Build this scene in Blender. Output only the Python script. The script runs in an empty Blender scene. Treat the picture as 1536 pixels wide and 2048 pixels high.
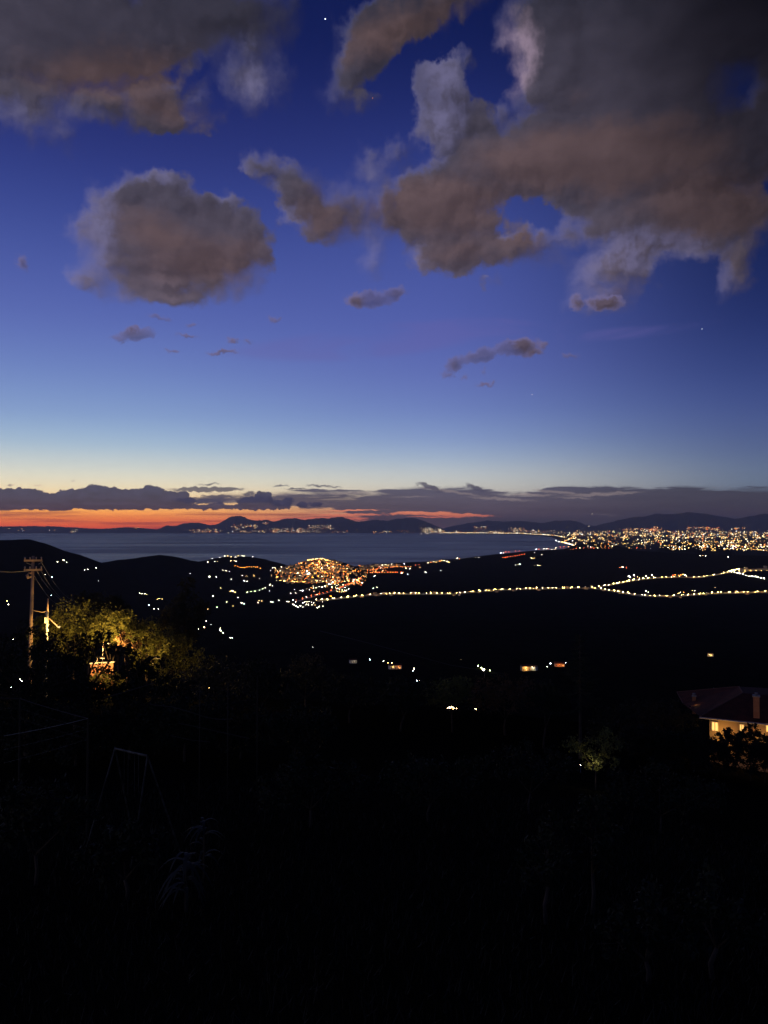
import bpy, bmesh, math, random
import numpy as np
from mathutils import Vector, Matrix
random.seed(7)
RS = np.random.RandomState(11)
sc = bpy.context.scene

# ---------------------------------------------------------------- camera
F = 1479.0          # focal length in pixels of the 1536x2048 photograph
EYE = 300.0         # metres above the sea
HORIZ = 1056.0      # picture row of the true horizon
PITCH = math.atan((HORIZ - 1024.0) / F)
cam = bpy.data.objects.new("camera", bpy.data.cameras.new("camera"))
sc.collection.objects.link(cam)
sc.camera = cam
cam.location = (0, 0, EYE)
cam.rotation_euler = (math.pi / 2 + PITCH, 0, 0)
cam.data.sensor_fit = 'VERTICAL'
cam.data.sensor_height = 36.0
cam.data.lens = 26.0
cam.data.clip_start = 0.1
cam.data.clip_end = 400000
sc.view_settings.view_transform = 'Standard'
sc.view_settings.look = 'None'
sc.view_settings.gamma = 1
sc.view_settings.exposure = 0
sc.cycles.use_denoising = True
sc.cycles.use_light_tree = True
sc.cycles.max_bounces = 5
sc.cycles.diffuse_bounces = 2
sc.cycles.glossy_bounces = 2
sc.cycles.transparent_max_bounces = 8
sc.cycles.volume_bounces = 0
sc.cycles.sample_clamp_indirect = 1.0
sc.cycles.caustics_reflective = False
sc.cycles.caustics_refractive = False

def ray(px, py):
    """world direction of a point of the photograph, forward length about 1"""
    X = (np.asarray(px, float) - 768) / F
    Y = (1024 - np.asarray(py, float)) / F
    c, s = math.cos(PITCH), math.sin(PITCH)
    return X, c - Y * s, s + Y * c

def at(px, py, dist):
    """world point seen at (px, py), dist metres away over the ground"""
    x, y, z = ray(px, py)
    h = math.hypot(x, y)
    return Vector((x / h * dist, y / h * dist, EYE + z / h * dist))

def azel(px, py):
    x, y, z = ray(px, py)
    return np.arctan2(x, y), np.arctan2(z, np.hypot(x, y))

def lin(c):
    return tuple((v / 255 / 12.92) if v / 255 <= 0.04045 else ((v / 255 + 0.055) / 1.055) ** 2.4 for v in c)
# ---------------------------------------------------------------- sky (world shader, laid out by azimuth and elevation)
world = bpy.data.worlds.new("World")
sc.world = world
world.use_nodes = True
K = F                                       # one unit of azimuth / elevation is about one pixel of the photograph

class Net:
    """small helper to write node maths as expressions"""
    def __init__(s, tree):
        s.t = tree
    def node(s, kind, **kw):
        n = s.t.nodes.new(kind)
        for k, v in kw.items():
            setattr(n, k, v)
        return n
    def put(s, sock, v):
        if v is None:
            return
        if isinstance(v, bpy.types.NodeSocket):
            s.t.links.new(v, sock)
        else:
            if hasattr(sock, 'default_value') and hasattr(sock.default_value, '__len__'):
                v = tuple(v) if hasattr(v, '__len__') else (v,) * 3
                if len(sock.default_value) == 4 and len(v) == 3:
                    v = v + (1,)
            sock.default_value = v
    def m(s, op, a, b=None, c=None, clamp=False):
        n = s.node('ShaderNodeMath', operation=op, use_clamp=clamp)
        s.put(n.inputs[0], a); s.put(n.inputs[1], b); s.put(n.inputs[2], c)
        return n.outputs[0]
    def v(s, op, a, b=None, scale=None):
        n = s.node('ShaderNodeVectorMath', operation=op)
        s.put(n.inputs[0], a); s.put(n.inputs[1], b)
        if scale is not None: s.put(n.inputs['Scale'], scale)
        return n.outputs['Value'] if op in ('LENGTH', 'DOT_PRODUCT', 'DISTANCE') else n.outputs[0]
    def vma(s, a, k, c):
        n = s.node('ShaderNodeVectorMath', operation='MULTIPLY_ADD')
        s.put(n.inputs[0], a); s.put(n.inputs[1], (k, k, k)); s.put(n.inputs[2], c)
        return n.outputs[0]
    def rng(s, x, a, b, c=0.0, d=1.0, kind='SMOOTHSTEP'):
        n = s.node('ShaderNodeMapRange', interpolation_type=kind, clamp=True) if kind != 'LINEAR' else s.node('ShaderNodeMapRange', clamp=True)
        s.put(n.inputs[0], x); s.put(n.inputs[1], a); s.put(n.inputs[2], b); s.put(n.inputs[3], c); s.put(n.inputs[4], d)
        return n.outputs[0]
    def xyz(s, x, y, z=0.0):
        n = s.node('ShaderNodeCombineXYZ')
        s.put(n.inputs[0], x); s.put(n.inputs[1], y); s.put(n.inputs[2], z)
        return n.outputs[0]
    def mix(s, f, a, b, kind='MIX'):
        n = s.node('ShaderNodeMix', data_type='RGBA', blend_type=kind)
        s.put(n.inputs[0], f); s.put(n.inputs[6], a); s.put(n.inputs[7], b)
        return n.outputs[2]
    def noise(s, vec, scale, detail=6, rough=0.55, lac=2.0, dist=0.0, col=False):
        n = s.node('ShaderNodeTexNoise', noise_dimensions='2D')
        s.put(n.inputs['Vector'], vec); s.put(n.inputs['Scale'], scale); s.put(n.inputs['Detail'], detail)
        s.put(n.inputs['Roughness'], rough); s.put(n.inputs['Lacunarity'], lac); s.put(n.inputs['Distortion'], dist)
        return n.outputs['Color' if col else 'Fac']
    def ramp(s, f, stops, lo, hi, interp='B_SPLINE'):
        n = s.node('ShaderNodeValToRGB')
        r = n.color_ramp
        r.interpolation = interp
        stops = sorted(stops)
        while len(r.elements) < len(stops):
            r.elements.new(0.5)
        for e, (p, c) in zip(r.elements, stops):
            e.position = (p - lo) / (hi - lo)
            e.color = tuple(lin(c)) + (1,)
        s.put(n.inputs[0], s.rng(f, lo, hi, kind='LINEAR'))
        return n.outputs[0]
    def curve(s, x, pts, lo, hi, vlo, vhi):
        """piecewise curve through pts (x, value)"""
        n = s.node('ShaderNodeFloatCurve')
        c = n.mapping.curves[0]
        n.mapping.use_clip = False
        while len(c.points) < len(pts):
            c.points.new(0.5, 0.5)
        for p, (a, b) in zip(c.points, sorted(pts)):
            p.location = ((a - lo) / (hi - lo), (b - vlo) / (vhi - vlo))
            p.handle_type = 'AUTO_CLAMPED'
        n.mapping.update()
        s.put(n.inputs['Value'], s.rng(x, lo, hi, kind='LINEAR'))
        return s.m('MULTIPLY_ADD', n.outputs[0], vhi - vlo, vlo)

def AE(px, py):
    a, e = azel(px, py)
    return a * K, e * K

def field_group(name, blobs, k, holes=()):
    """node group: point (A, E) -> signed depth inside a union of soft ellipses, in pixels"""
    g = bpy.data.node_groups.new(name, 'ShaderNodeTree')
    g.interface.new_socket('P', in_out='INPUT', socket_type='NodeSocketVector')
    g.interface.new_socket('S', in_out='OUTPUT', socket_type='NodeSocketFloat')
    N = Net(g)
    gi, go = N.node('NodeGroupInput'), N.node('NodeGroupOutput')
    last = [None]
    def ell(b):
        cx, cy, rx, ry = b[:4]
        rot = b[4] if len(b) > 4 else 0
        a0, e0 = AE(cx, cy)
        ax = math.hypot(*(np.array(AE(cx + 1, cy)) - (a0, e0)))
        ey = math.hypot(*(np.array(AE(cx, cy + 1)) - (a0, e0)))
        d = np.array(AE(cx + 1, cy)) - (a0, e0)
        tilt = math.atan2(d[1], d[0])
        mp = N.node('ShaderNodeMapping', vector_type='TEXTURE')
        mp.inputs['Location'].default_value = (a0, e0, 0)
        mp.inputs['Rotation'].default_value = (0, 0, math.radians(rot) + tilt)
        mp.inputs['Scale'].default_value = (rx * ax, ry * ey, 1)
        if last[0] is None:
            g.links.new(gi.outputs[0], mp.inputs['Vector'])
        else:               # tie each ellipse to the one before it, so that few values are alive at a time
            g.links.new(N.vma(last[0], 1e-9, gi.outputs[0]), mp.inputs['Vector'])
        L = N.v('LENGTH', mp.outputs[0])
        return N.m('MULTIPLY_ADD', L, -min(rx, ry) ** 0.5 * max(rx, ry) ** 0.5, min(rx, ry) ** 0.5 * max(rx, ry) ** 0.5)
    acc = None
    for b in blobs:
        e = ell(b)
        acc = e if acc is None else N.m('SMOOTH_MAX', acc, e, k)
        last[0] = acc
    for b in holes:
        e = N.m('MULTIPLY', ell(b), -1.0)
        acc = N.m('SMOOTH_MIN', acc, e, k)
        last[0] = acc
    g.links.new(acc, go.inputs[0])
    return g

W = Net(world.node_tree)
wt = world.node_tree
for n in list(wt.nodes):
    wt.nodes.remove(n)
tc = W.node('ShaderNodeTexCoord')
dirv = W.v('NORMALIZE', tc.outputs['Generated'])
sep = W.node('ShaderNodeSeparateXYZ'); W.put(sep.inputs[0], dirv)
az = W.m('ARCTAN2', sep.outputs[0], sep.outputs[1])
el = W.m('ARCSINE', sep.outputs[2])
A = W.m('MULTIPLY', az, K)
E = W.m('MULTIPLY', el, K)
P = W.xyz(A, E, 0.0)

# ---- clear sky: a dusk gradient for the sunset side and one for the dark side, mixed by azimuth
def e_of(y, x=768): return float(AE(x, y)[1])
def stops(rows, x):
    return [(e_of(y, x), c) for y, c in rows]
LO, HI = -40, 1500
side_sun = stops([(1062, (190, 56, 14)), (1052, (232, 86, 16)), (1040, (250, 116, 24)), (1026, (255, 156, 50)), (1012, (255, 190, 96)), (992, (246, 214, 160)),
                  (965, (228, 220, 192)), (935, (206, 210, 202)), (890, (160, 186, 208)), (830, (130, 156, 202)), (740, (106, 128, 190)),
                  (640, (88, 104, 176)), (520, (70, 86, 158)), (400, (52, 66, 138)), (280, (40, 50, 116)), (140, (28, 38, 98)), (0, (16, 28, 82))], 250)
side_mid = stops([(1062, (96, 66, 74)), (1040, (128, 92, 92)), (1012, (160, 130, 120)), (985, (196, 190, 176)), (955, (192, 196, 194)), (920, (158, 176, 198)), (880, (130, 152, 196)),
                  (820, (106, 126, 186)), (740, (92, 106, 176)), (640, (80, 94, 168)), (520, (70, 84, 156)), (400, (54, 68, 138)),
                  (280, (38, 50, 116)), (140, (20, 32, 90)), (0, (12, 24, 76))], 768)
side_dark = stops([(1062, (62, 58, 68)), (1012, (84, 90, 102)), (960, (100, 116, 138)), (900, (82, 98, 138)), (820, (64, 80, 136)),
                   (740, (48, 64, 122)), (640, (32, 46, 102)), (520, (20, 34, 84)), (400, (16, 28, 74)), (200, (12, 22, 62)), (0, (6, 14, 46))], 1500)
c_sun = W.ramp(E, side_sun, LO, HI)
c_mid = W.ramp(E, side_mid, LO, HI)
c_drk = W.ramp(E, side_dark, LO, HI)
f1 = W.rng(A, -560, 250)
f2 = W.rng(A, 60, 760)
base = W.mix(f2, W.mix(f1, c_sun, c_mid), c_drk)
# the sky beyond the haze is brighter than what reaches the eye through it
tau = W.m('DIVIDE', 30.9, W.m('MAXIMUM', E, 26.0))
base = W.v('SCALE', base, scale=W.m('EXPONENT', W.m('MULTIPLY', tau, 0.88)))

# thin streaks in the red band under the clouds
st = W.noise(W.v('MULTIPLY', P, (0.0035, 0.13, 1)), 1.0, 5, 0.6)
band = W.m('MULTIPLY', W.rng(E, 48, 24), W.rng(st, 0.46, 0.66))
base = W.mix(W.m('MULTIPLY', band, 0.6), base, lin((190, 66, 50)))

# ---- very thin violet veil
vn = W.noise(W.v('MULTIPLY', P, (0.0045, 0.016, 1)), 1.0, 6, 0.55, dist=0.6)
veil_g = field_group("veil_field", [(720, 690, 260, 32, 4), (960, 655, 240, 22, 2), (1180, 672, 210, 15, 4), (560, 705, 130, 16, 0), (1350, 655, 80, 6, 8)], 20)
vg = W.node('ShaderNodeGroup'); vg.node_tree = veil_g; W.put(vg.inputs[0], P)
veil = W.m('MULTIPLY', W.rng(vg.outputs[0], -8, 30), W.rng(vn, 0.36, 0.66))
upper = W.mix(W.m('MULTIPLY', veil, 0.30), base, lin((106, 98, 166)))

# ---- warps that roughen the outlines of the clouds
w_big = W.v('MULTIPLY', W.v('SUBTRACT', W.noise(P, 0.011, 3, 0.55, col=True), (0.5, 0.5, 0.5)), (30, 28, 0))
w_fin = W.v('MULTIPLY', W.v('SUBTRACT', W.noise(P, 0.042, 5, 0.62, col=True), (0.5, 0.5, 0.5)), (28, 25, 0))
P_big = W.v('ADD', W.v('ADD', P, w_big), w_fin)

BIG = [(300, 190, 110, 46), (350, 232, 76, 30), (60, 212, 100, 50), (120, 240, 30, 36), (500, 150, 70, 62), (890, 150, 50, 48), (150, 70, 250, 130, 0), (400, 40, 210, 90, 0), (70, 180, 120, 62, 0), (200, 205, 120, 46, -6), (318, 228, 92, 40, -8),
       (480, 80, 90, 80, 0), (508, 168, 52, 52, 10), (25, 222, 50, 34), (118, 262, 24, 34, 30), (60, 255, 12, 30), (420, 130, 60, 26),
       (830, 20, 165, 58, 14), (745, 90, 92, 62, 30), (690, 150, 52, 58, 20), (720, 190, 34, 20),
       (1370, 130, 310, 300, 0), (1160, 330, 330, 130, 6), (880, 410, 150, 88, 0), (905, 500, 88, 52, 0), (1040, 490, 140, 40, 4),
       (1300, 440, 270, 90, 0), (1480, 500, 52, 84, 0), (1205, 590, 60, 34, 0), (1230, 530, 90, 50, 0), (1180, 520, 30, 60),
       (1032, 90, 46, 96, 8), (890, 205, 64, 118, 0), (740, 345, 28, 38, 20), (775, 420, 60, 60), (840, 360, 70, 40, 10), (960, 230, 60, 60), (790, 310, 30, 22), (1120, 110, 120, 160), (745, 500, 20, 36),
       (530, 338, 46, 24, -10), (590, 374, 84, 42, -25), (655, 428, 92, 60, -6), (720, 440, 60, 40), (715, 420, 56, 50), (640, 400, 60, 30, -15),
       (340, 480, 182, 98, 0), (330, 405, 95, 50, 0), (318, 352, 14, 16, 0), (345, 372, 34, 16, 0), (236, 372, 10, 10), (205, 402, 22, 22), (436, 420, 30, 28), (465, 448, 22, 20), (205, 470, 52, 84, 0), (452, 492, 86, 92, 0), (505, 500, 38, 56), (328, 356, 26, 18),
       (250, 395, 46, 38), (178, 560, 48, 26, -10), (330, 590, 135, 22, 0), (330, 560, 150, 40), (420, 560, 100, 44), (430, 440, 60, 50), (250, 520, 90, 60), (300, 380, 60, 34), (525, 478, 22, 16), (925, 550, 30, 10), (975, 555, 16, 14)]
HOLES = [(1062, 428, 66, 26, -8), (984, 155, 46, 62, 25), (898, 80, 76, 22, 25), (960, 60, 40, 30), (1150, 505, 40, 12, 10), (1535, 520, 22, 60), (1478, 178, 13, 14), (632, 90, 42, 120, -15),
         (400, 150, 36, 16, 30), (1340, 565, 40, 40)]
big_g = field_group("cloud_field", BIG, 26, HOLES)
def S_at(p):
    n = W.node('ShaderNodeGroup'); n.node_tree = big_g; W.put(n.inputs[0], p)
    return n.outputs[0]
S = S_at(P_big)
S_off = S_at(W.v('ADD', P_big, (-20, 12, 0)))
det = W.noise(W.v('ADD', P, w_big), 0.02, 6, 0.6)
det2 = W.noise(W.v('ADD', W.v('ADD', P, w_big), (-5, 6, 0)), 0.02, 6, 0.6)
Sd = W.m('ADD', S, W.m('MULTIPLY_ADD', det, 40.0, -17.0))
def billow(p):
    n = W.node('ShaderNodeTexVoronoi', feature='SMOOTH_F1', voronoi_dimensions='2D')
    W.put(n.inputs['Vector'], p); n.inputs['Scale'].default_value = 0.026; n.inputs['Smoothness'].default_value = 0.35
    return n.outputs['Distance']
bw = billow(P_big)
bw2 = billow(W.v('ADD', P_big, (-7, 6, 0)))
Sd = W.m('ADD', Sd, W.m('MULTIPLY_ADD', bw, -26.0, 10.0))
softn = W.noise(P, 0.0042, 2, 0.5)
soft = W.rng(softn, 0.38, 0.62, 15, 68)
alpha = W.rng(Sd, W.m('MULTIPLY', soft, -0.35), soft)
depth = W.rng(Sd, 0, W.rng(softn, 0.4, 0.6, 34, 60))
# town light painted as brown on undersides, tops and thin edges grey violet
core = W.ramp(W.m('ADD', E, W.m('MULTIPLY_ADD', det, 90.0, -45.0)),
              [(e_of(640), (96, 86, 98)), (e_of(570), (84, 74, 84)), (e_of(480), (74, 67, 78)), (e_of(400), (64, 60, 72)), (e_of(300), (66, 61, 72)), (e_of(200), (62, 58, 70)),
               (e_of(100), (54, 51, 62)), (e_of(20), (44, 43, 54)), (e_of(-40), (44, 44, 56))], LO, HI)
brown_g = field_group("brown_field", [(410, 530, 120, 52, 0), (330, 480, 90, 40, -20), (640, 432, 60, 40), (890, 410, 170, 62, 0), (1200, 320, 260, 74, 4), (1430, 400, 150, 70), (920, 500, 70, 32), (1040, 480, 90, 26), (230, 150, 150, 56, 0), (330, 215, 80, 26, -12), (800, 60, 120, 44, 14),
                                     (1200, 588, 44, 22), (1150, 200, 1, 1)], 40)
bn = W.node('ShaderNodeGroup'); bn.node_tree = brown_g; W.put(bn.inputs[0], P_big)
tone = W.noise(W.v('MULTIPLY', P, (0.8, 1.5, 1)), 0.012, 4, 0.5)
core = W.mix(W.m('MULTIPLY', W.rng(W.m('ADD', bn.outputs[0], W.m('MULTIPLY_ADD', tone, 90, -45)), -46, 60), 0.72), core, lin((90, 71, 69)))
core = W.v('SCALE', core, scale=W.rng(tone, 0.3, 0.7, 0.94, 1.2, 'LINEAR'))
edge = W.ramp(E, [(e_of(640), (122, 118, 158)), (e_of(480), (106, 102, 138)), (e_of(300), (92, 90, 124)), (e_of(120), (76, 76, 110)), (e_of(0), (60, 62, 94))], LO, HI)
thin_g = field_group("thin_field", [(1280, 500, 170, 44, 0), (1180, 540, 60, 40), (90, 230, 120, 44, 0), (490, 140, 100, 76, 0), (880, 200, 60, 110), (200, 450, 40, 90), (740, 500, 30, 40), (750, 345, 40, 40), (460, 360, 1, 1)], 20)
tg = W.node('ShaderNodeGroup'); tg.node_tree = thin_g; W.put(tg.inputs[0], P_big)
side = W.m('MAXIMUM', W.rng(W.m('SUBTRACT', S, S_off), -2, 15), W.rng(tg.outputs[0], -24, 26))
fringe = W.m('MULTIPLY', W.m('SUBTRACT', 1.0, depth), W.m('MULTIPLY_ADD', side, 0.8, 0.2))
cl = W.mix(fringe, core, edge)
cl = W.mix(W.m('MULTIPLY', W.rng(tg.outputs[0], -20, 40), W.rng(det, 0.35, 0.62, 0.15, 0.6)), cl, edge)
rel = W.m('MULTIPLY', W.m('SUBTRACT', S, S_off), 0.05)
rel = W.m('ADD', rel, W.m('MULTIPLY', W.m('SUBTRACT', det, det2), 4.0))
rel = W.m('ADD', rel, W.m('MULTIPLY', W.m('SUBTRACT', bw2, bw), 2.6))
# painted relief: upper left rims brightened, the rest darkened as its own shade
bright = W.rng(rel, -1.3, 1.6, 0.74, 1.36, 'LINEAR')
bright = W.m('ADD', 1.0, W.m('MULTIPLY', W.m('SUBTRACT', bright, 1.0), W.rng(Sd, 150, 10, 0.25, 1.0)))
cl = W.v('SCALE', cl, scale=bright)
# highlight patches painted paler, for the last light on the clouds
lit_g = field_group("lit_field", [(1028, 110, 50, 88, 8), (890, 150, 46, 52), (880, 250, 44, 50, 10), (738, 345, 24, 30), (330, 356, 26, 16), (205, 430, 40, 40), (180, 520, 30, 40),
                                  (510, 175, 44, 40), (600, 640, 1, 1)], 18)
lg = W.node('ShaderNodeGroup'); lg.node_tree = lit_g; W.put(lg.inputs[0], P_big)
lit = W.m('MULTIPLY', W.rng(lg.outputs[0], -16, 34), W.rng(det, 0.3, 0.66, 0.35, 1.0))
litc = W.mix(W.rng(A, 180, 270), lin((112, 108, 142)), lin((158, 138, 158)))
cl = W.mix(W.m('MULTIPLY', lit, 0.8), cl, litc)
# dark towards the upper right, away from the sunset
dark = W.m('MULTIPLY', W.rng(A, 330, 740), W.rng(E, 330, 900))
cl = W.v('SCALE', cl, scale=W.m('MULTIPLY_ADD', dark, -0.86, 1.0))
cl = W.v('SCALE', cl, scale=W.rng(A, 420, 800, 1.0, 0.72))
upper = W.mix(W.m('MULTIPLY', alpha, 0.97), upper, cl)

# ---- small broken clouds
w_sm = W.v('MULTIPLY', W.v('SUBTRACT', W.noise(P, 0.045, 5, 0.66, col=True), (0.5, 0.5, 0.5)), (34, 26, 0))
P_sm = W.v('ADD', P, w_sm)
SMALL = [(740, 600, 50, 20, 0), (785, 588, 30, 16, 10), (708, 602, 20, 16), (272, 668, 42, 15, 5), (240, 678, 20, 7, -10), (318, 634, 26, 7, -12), (372, 672, 22, 5, -8), (385, 650, 14, 5),
         (466, 680, 16, 6), (495, 682, 10, 5, -20), (446, 704, 34, 5, 3), (547, 638, 14, 7, -10), (345, 702, 16, 4), (1030, 695, 52, 20, 6), (960, 712, 46, 15, 14), (910, 728, 26, 18, 30),
         (1065, 704, 26, 12), (1140, 710, 22, 7, -8), (895, 752, 14, 8), (930, 752, 6, 6), (970, 770, 20, 4, 4), (984, 764, 8, 6), (968, 742, 7, 5), (1085, 690, 10, 10), (1515, 886, 22, 4), (1532, 918, 14, 3),
         (45, 528, 14, 20, 20), (1210, 606, 44, 18), (1155, 606, 16, 18)]
sm_g = field_group("small_cloud_field", SMALL, 8)
sg = W.node('ShaderNodeGroup'); sg.node_tree = sm_g; W.put(sg.inputs[0], P_sm)
so = W.node('ShaderNodeGroup'); so.node_tree = sm_g; W.put(so.inputs[0], W.v('ADD', P_sm, (-4, 3, 0)))
a_sm = W.rng(sg.outputs[0], -1.5, 7)
faint = W.rng(W.noise(P, 0.008, 2, 0.5), 0.36, 0.52, 0.55, 0.95)
csm = W.mix(W.rng(sg.outputs[0], 2, 18), lin((104, 98, 138)), lin((84, 72, 84)))
csm = W.v('SCALE', csm, scale=W.rng(W.m('SUBTRACT', sg.outputs[0], so.outputs[0]), -4, 4, 0.8, 1.22, 'LINEAR'))
csm = W.v('SCALE', csm, scale=W.rng(A, 560, 760, 1.0, 0.6))
upper = W.mix(W.m('MULTIPLY', a_sm, faint), upper, csm)

# ---- grey stratus sheet low over the right of the bay
def bnd(pts):
    return [(float(AE(x, y)[0]), float(AE(x, y)[1])) for x, y in pts]
wl = W.noise(W.v('MULTIPLY', P, (0.010, 0.035, 1)), 1.0, 6, 0.6, dist=0.4)
wl2 = W.noise(W.v('MULTIPLY', P, (0.004, 0.05, 1)), 1.0, 6, 0.6, dist=0.8)
A_lo, A_hi = -720, 720
top = W.curve(A, bnd([(0, 1062), (330, 1040), (420, 986), (520, 984), (600, 980), (700, 977), (800, 974), (880, 972), (960, 972), (1010, 984), (1060, 984), (1120, 970), (1200, 967), (1300, 972), (1380, 971), (1460, 974), (1536, 972)]), A_lo, A_hi, -40, 140)
lowb = W.curve(A, bnd([(0, 1062), (500, 1008), (600, 1014), (640, 1018), (700, 1026), (760, 1044), (860, 1050), (960, 1056), (1020, 1064), (1536, 1085)]), A_lo, A_hi, -40, 140)
Ew = W.m('ADD', E, W.m('MULTIPLY_ADD', wl, 26.0, -13.0))
fr = W.rng(wl2, 0.36, 0.6, 3.5, 16)
in_top = W.rng(W.m('SUBTRACT', top, Ew), 0.0, fr)
in_low = W.rng(W.m('SUBTRACT', Ew, lowb), -2.0, 2.5)
wisps = W.rng(wl2, 0.62, 0.70, 1.0, 0.5)
sh = W.m('MULTIPLY', W.m('MULTIPLY', in_top, in_low), W.mix(W.rng(E, 50, 66), (1, 1, 1), wisps))
low_c = W.ramp(E, [(0, (74, 62, 70)), (24, (98, 82, 92)), (48, (94, 86, 102)), (72, (86, 82, 104)), (90, (88, 88, 112))], LO, 400)
low_d = W.ramp(E, [(0, (62, 56, 66)), (40, (74, 68, 78)), (72, (70, 68, 82)), (90, (64, 66, 84))], LO, 400)
low_c = W.mix(W.rng(A, 200, 640), low_c, low_d)
low_c = W.v('SCALE', low_c, scale=W.rng(wl2, 0.3, 0.7, 1.12, 0.86, 'LINEAR'))
lower = W.mix(W.m('MULTIPLY', sh, 0.95), base, low_c)
# haze bank under the orange slits
under = W.m('MULTIPLY', W.rng(E, 24, 15), W.rng(A, -140, 60))
lower = W.mix(W.m('MULTIPLY', under, 0.9), lower, W.mix(W.rng(A, -60, 330), lin((110, 82, 88)), lin((80, 72, 82))))
# pale gaps inside the sheet
gp = field_group("gap_field", [(700, 986, 60, 2.5, 1), (900, 983, 70, 3, -8), (1065, 990, 50, 3), (560, 990, 40, 2.4), (1115, 984, 50, 3, -6), (480, 1003, 30, 2), (1000, 998, 66, 3.2, -3), (1190, 989, 60, 4, 2), (1240, 985, 40, 2.4, 2), (1150, 996, 40, 2, -2), (820, 994, 40, 1.5), (1210, 1030, 20, 1.2)], 3)
gn = W.node('ShaderNodeGroup'); gn.node_tree = gp
W.put(gn.inputs[0], W.v('ADD', P, W.v('MULTIPLY', W.v('SUBTRACT', W.noise(P, 0.05, 4, 0.6, col=True), (0.5, 0.5, 0.5)), (30, 9, 0))))
lower = W.mix(W.m('MULTIPLY', W.rng(gn.outputs[0], -4, 8), 0.6), lower, lin((166, 150, 148)))
# orange slit
sl = field_group("slit_field", [(840, 1027, 74, 4.2, 0), (915, 1030, 74, 3.6, -2), (880, 1034, 70, 1.6, 0), (700, 1021, 60, 1.8, 1), (690, 1030, 80, 3), (640, 1037, 110, 3)], 4)
sn = W.node('ShaderNodeGroup'); sn.node_tree = sl
W.put(sn.inputs[0], W.v('ADD', P, W.v('MULTIPLY', W.v('SUBTRACT', W.noise(P, 0.04, 4, 0.6, col=True), (0.5, 0.5, 0.5)), (60, 8, 0))))
lower = W.mix(W.m('MULTIPLY', W.rng(sn.outputs[0], -2, 6), 0.86), lower, W.v('SCALE', W.ramp(E, [(10, (206, 96, 74)), (24, (240, 122, 80)), (34, (246, 148, 98))], LO, 400), scale=2.0))

# ---- long flat dark clouds and the cumulus bank on the left
wf = W.v('MULTIPLY', W.v('SUBTRACT', W.noise(P, 0.07, 5, 0.6, col=True), (0.5, 0.5, 0.5)), (26, 13, 0))
P_lo = W.v('ADD', P, wf)
flat_g = field_group("flat_cloud_field", [(415, 979, 80, 6, 0), (440, 993, 46, 4, 0), (498, 987, 16, 5), (420, 968, 24, 2.6, 6), (400, 1000, 60, 6), (560, 972, 24, 2), (590, 977, 30, 2), (640, 972, 30, 2.5), (670, 974, 20, 2), (860, 974, 30, 6, -20), (950, 976, 24, 5, -25),
                                        (145, 963, 6, 2), (76, 971, 8, 1.5), (22, 970, 8, 2)], 4)
fg = W.node('ShaderNodeGroup'); fg.node_tree = flat_g; W.put(fg.inputs[0], P_lo)
lower = W.mix(W.m('MULTIPLY', W.rng(fg.outputs[0], -1, 6), 0.85), lower, lin((84, 80, 100)))
bank = [(-40, 1000, 90, 26), (40, 998, 64, 22), (20, 990, 30, 14), (68, 990, 18, 12), (110, 1006, 60, 16), (150, 996, 50, 18), (190, 984, 28, 15), (215, 996, 60, 22), (270, 998, 60, 20), (302, 986, 28, 15), (345, 1000, 40, 18),
        (368, 992, 10, 9), (250, 1012, 18, 8), (330, 1012, 60, 7), (420, 1014, 60, 5), (385, 1002, 4, 7), (500, 1006, 26, 14), (528, 1000, 22, 16), (520, 992, 10, 8), (560, 1008, 22, 9), (575, 1003, 10, 9), (605, 1009, 14, 6), (632, 1010, 12, 5), (440, 1010, 14, 7),
        (520, 1015, 60, 5), (240, 1008, 120, 12), (60, 1012, 120, 8)]
bk_g = field_group("bank_field", bank, 5)
bg = W.node('ShaderNodeGroup'); bg.node_tree = bk_g; W.put(bg.inputs[0], P_lo)
bo = W.node('ShaderNodeGroup'); bo.node_tree = bk_g; W.put(bo.inputs[0], W.v('ADD', P_lo, (0, 4, 0)))
flatten = W.rng(E, 28, 33)
a_bk = W.m('MULTIPLY', W.rng(bg.outputs[0], -1.5, 1.5), flatten)
cb = W.ramp(E, [(26, (78, 62, 84)), (45, (64, 62, 86)), (70, (62, 62, 88)), (95, (72, 72, 98))], LO, 400)
cb = W.v('SCALE', cb, scale=W.rng(W.m('SUBTRACT', bg.outputs[0], bo.outputs[0]), -3, 5, 0.86, 1.18, 'LINEAR'))
cb = W.v('SCALE', cb, scale=W.rng(W.noise(P_lo, 0.05, 5, 0.6), 0.3, 0.7, 0.86, 1.16, 'LINEAR'))
lower = W.mix(W.m('MULTIPLY', a_bk, 0.96), lower, cb)

# ---- physical dusk sky underneath it all, weak, and the dark half below the horizon
nish = W.node('ShaderNodeTexSky', sky_type='NISHITA')
nish.sun_disc = False
nish.sun_elevation = math.radians(-3.5)
nish.sun_rotation = math.radians(-32)
nish.altitude = EYE
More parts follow.
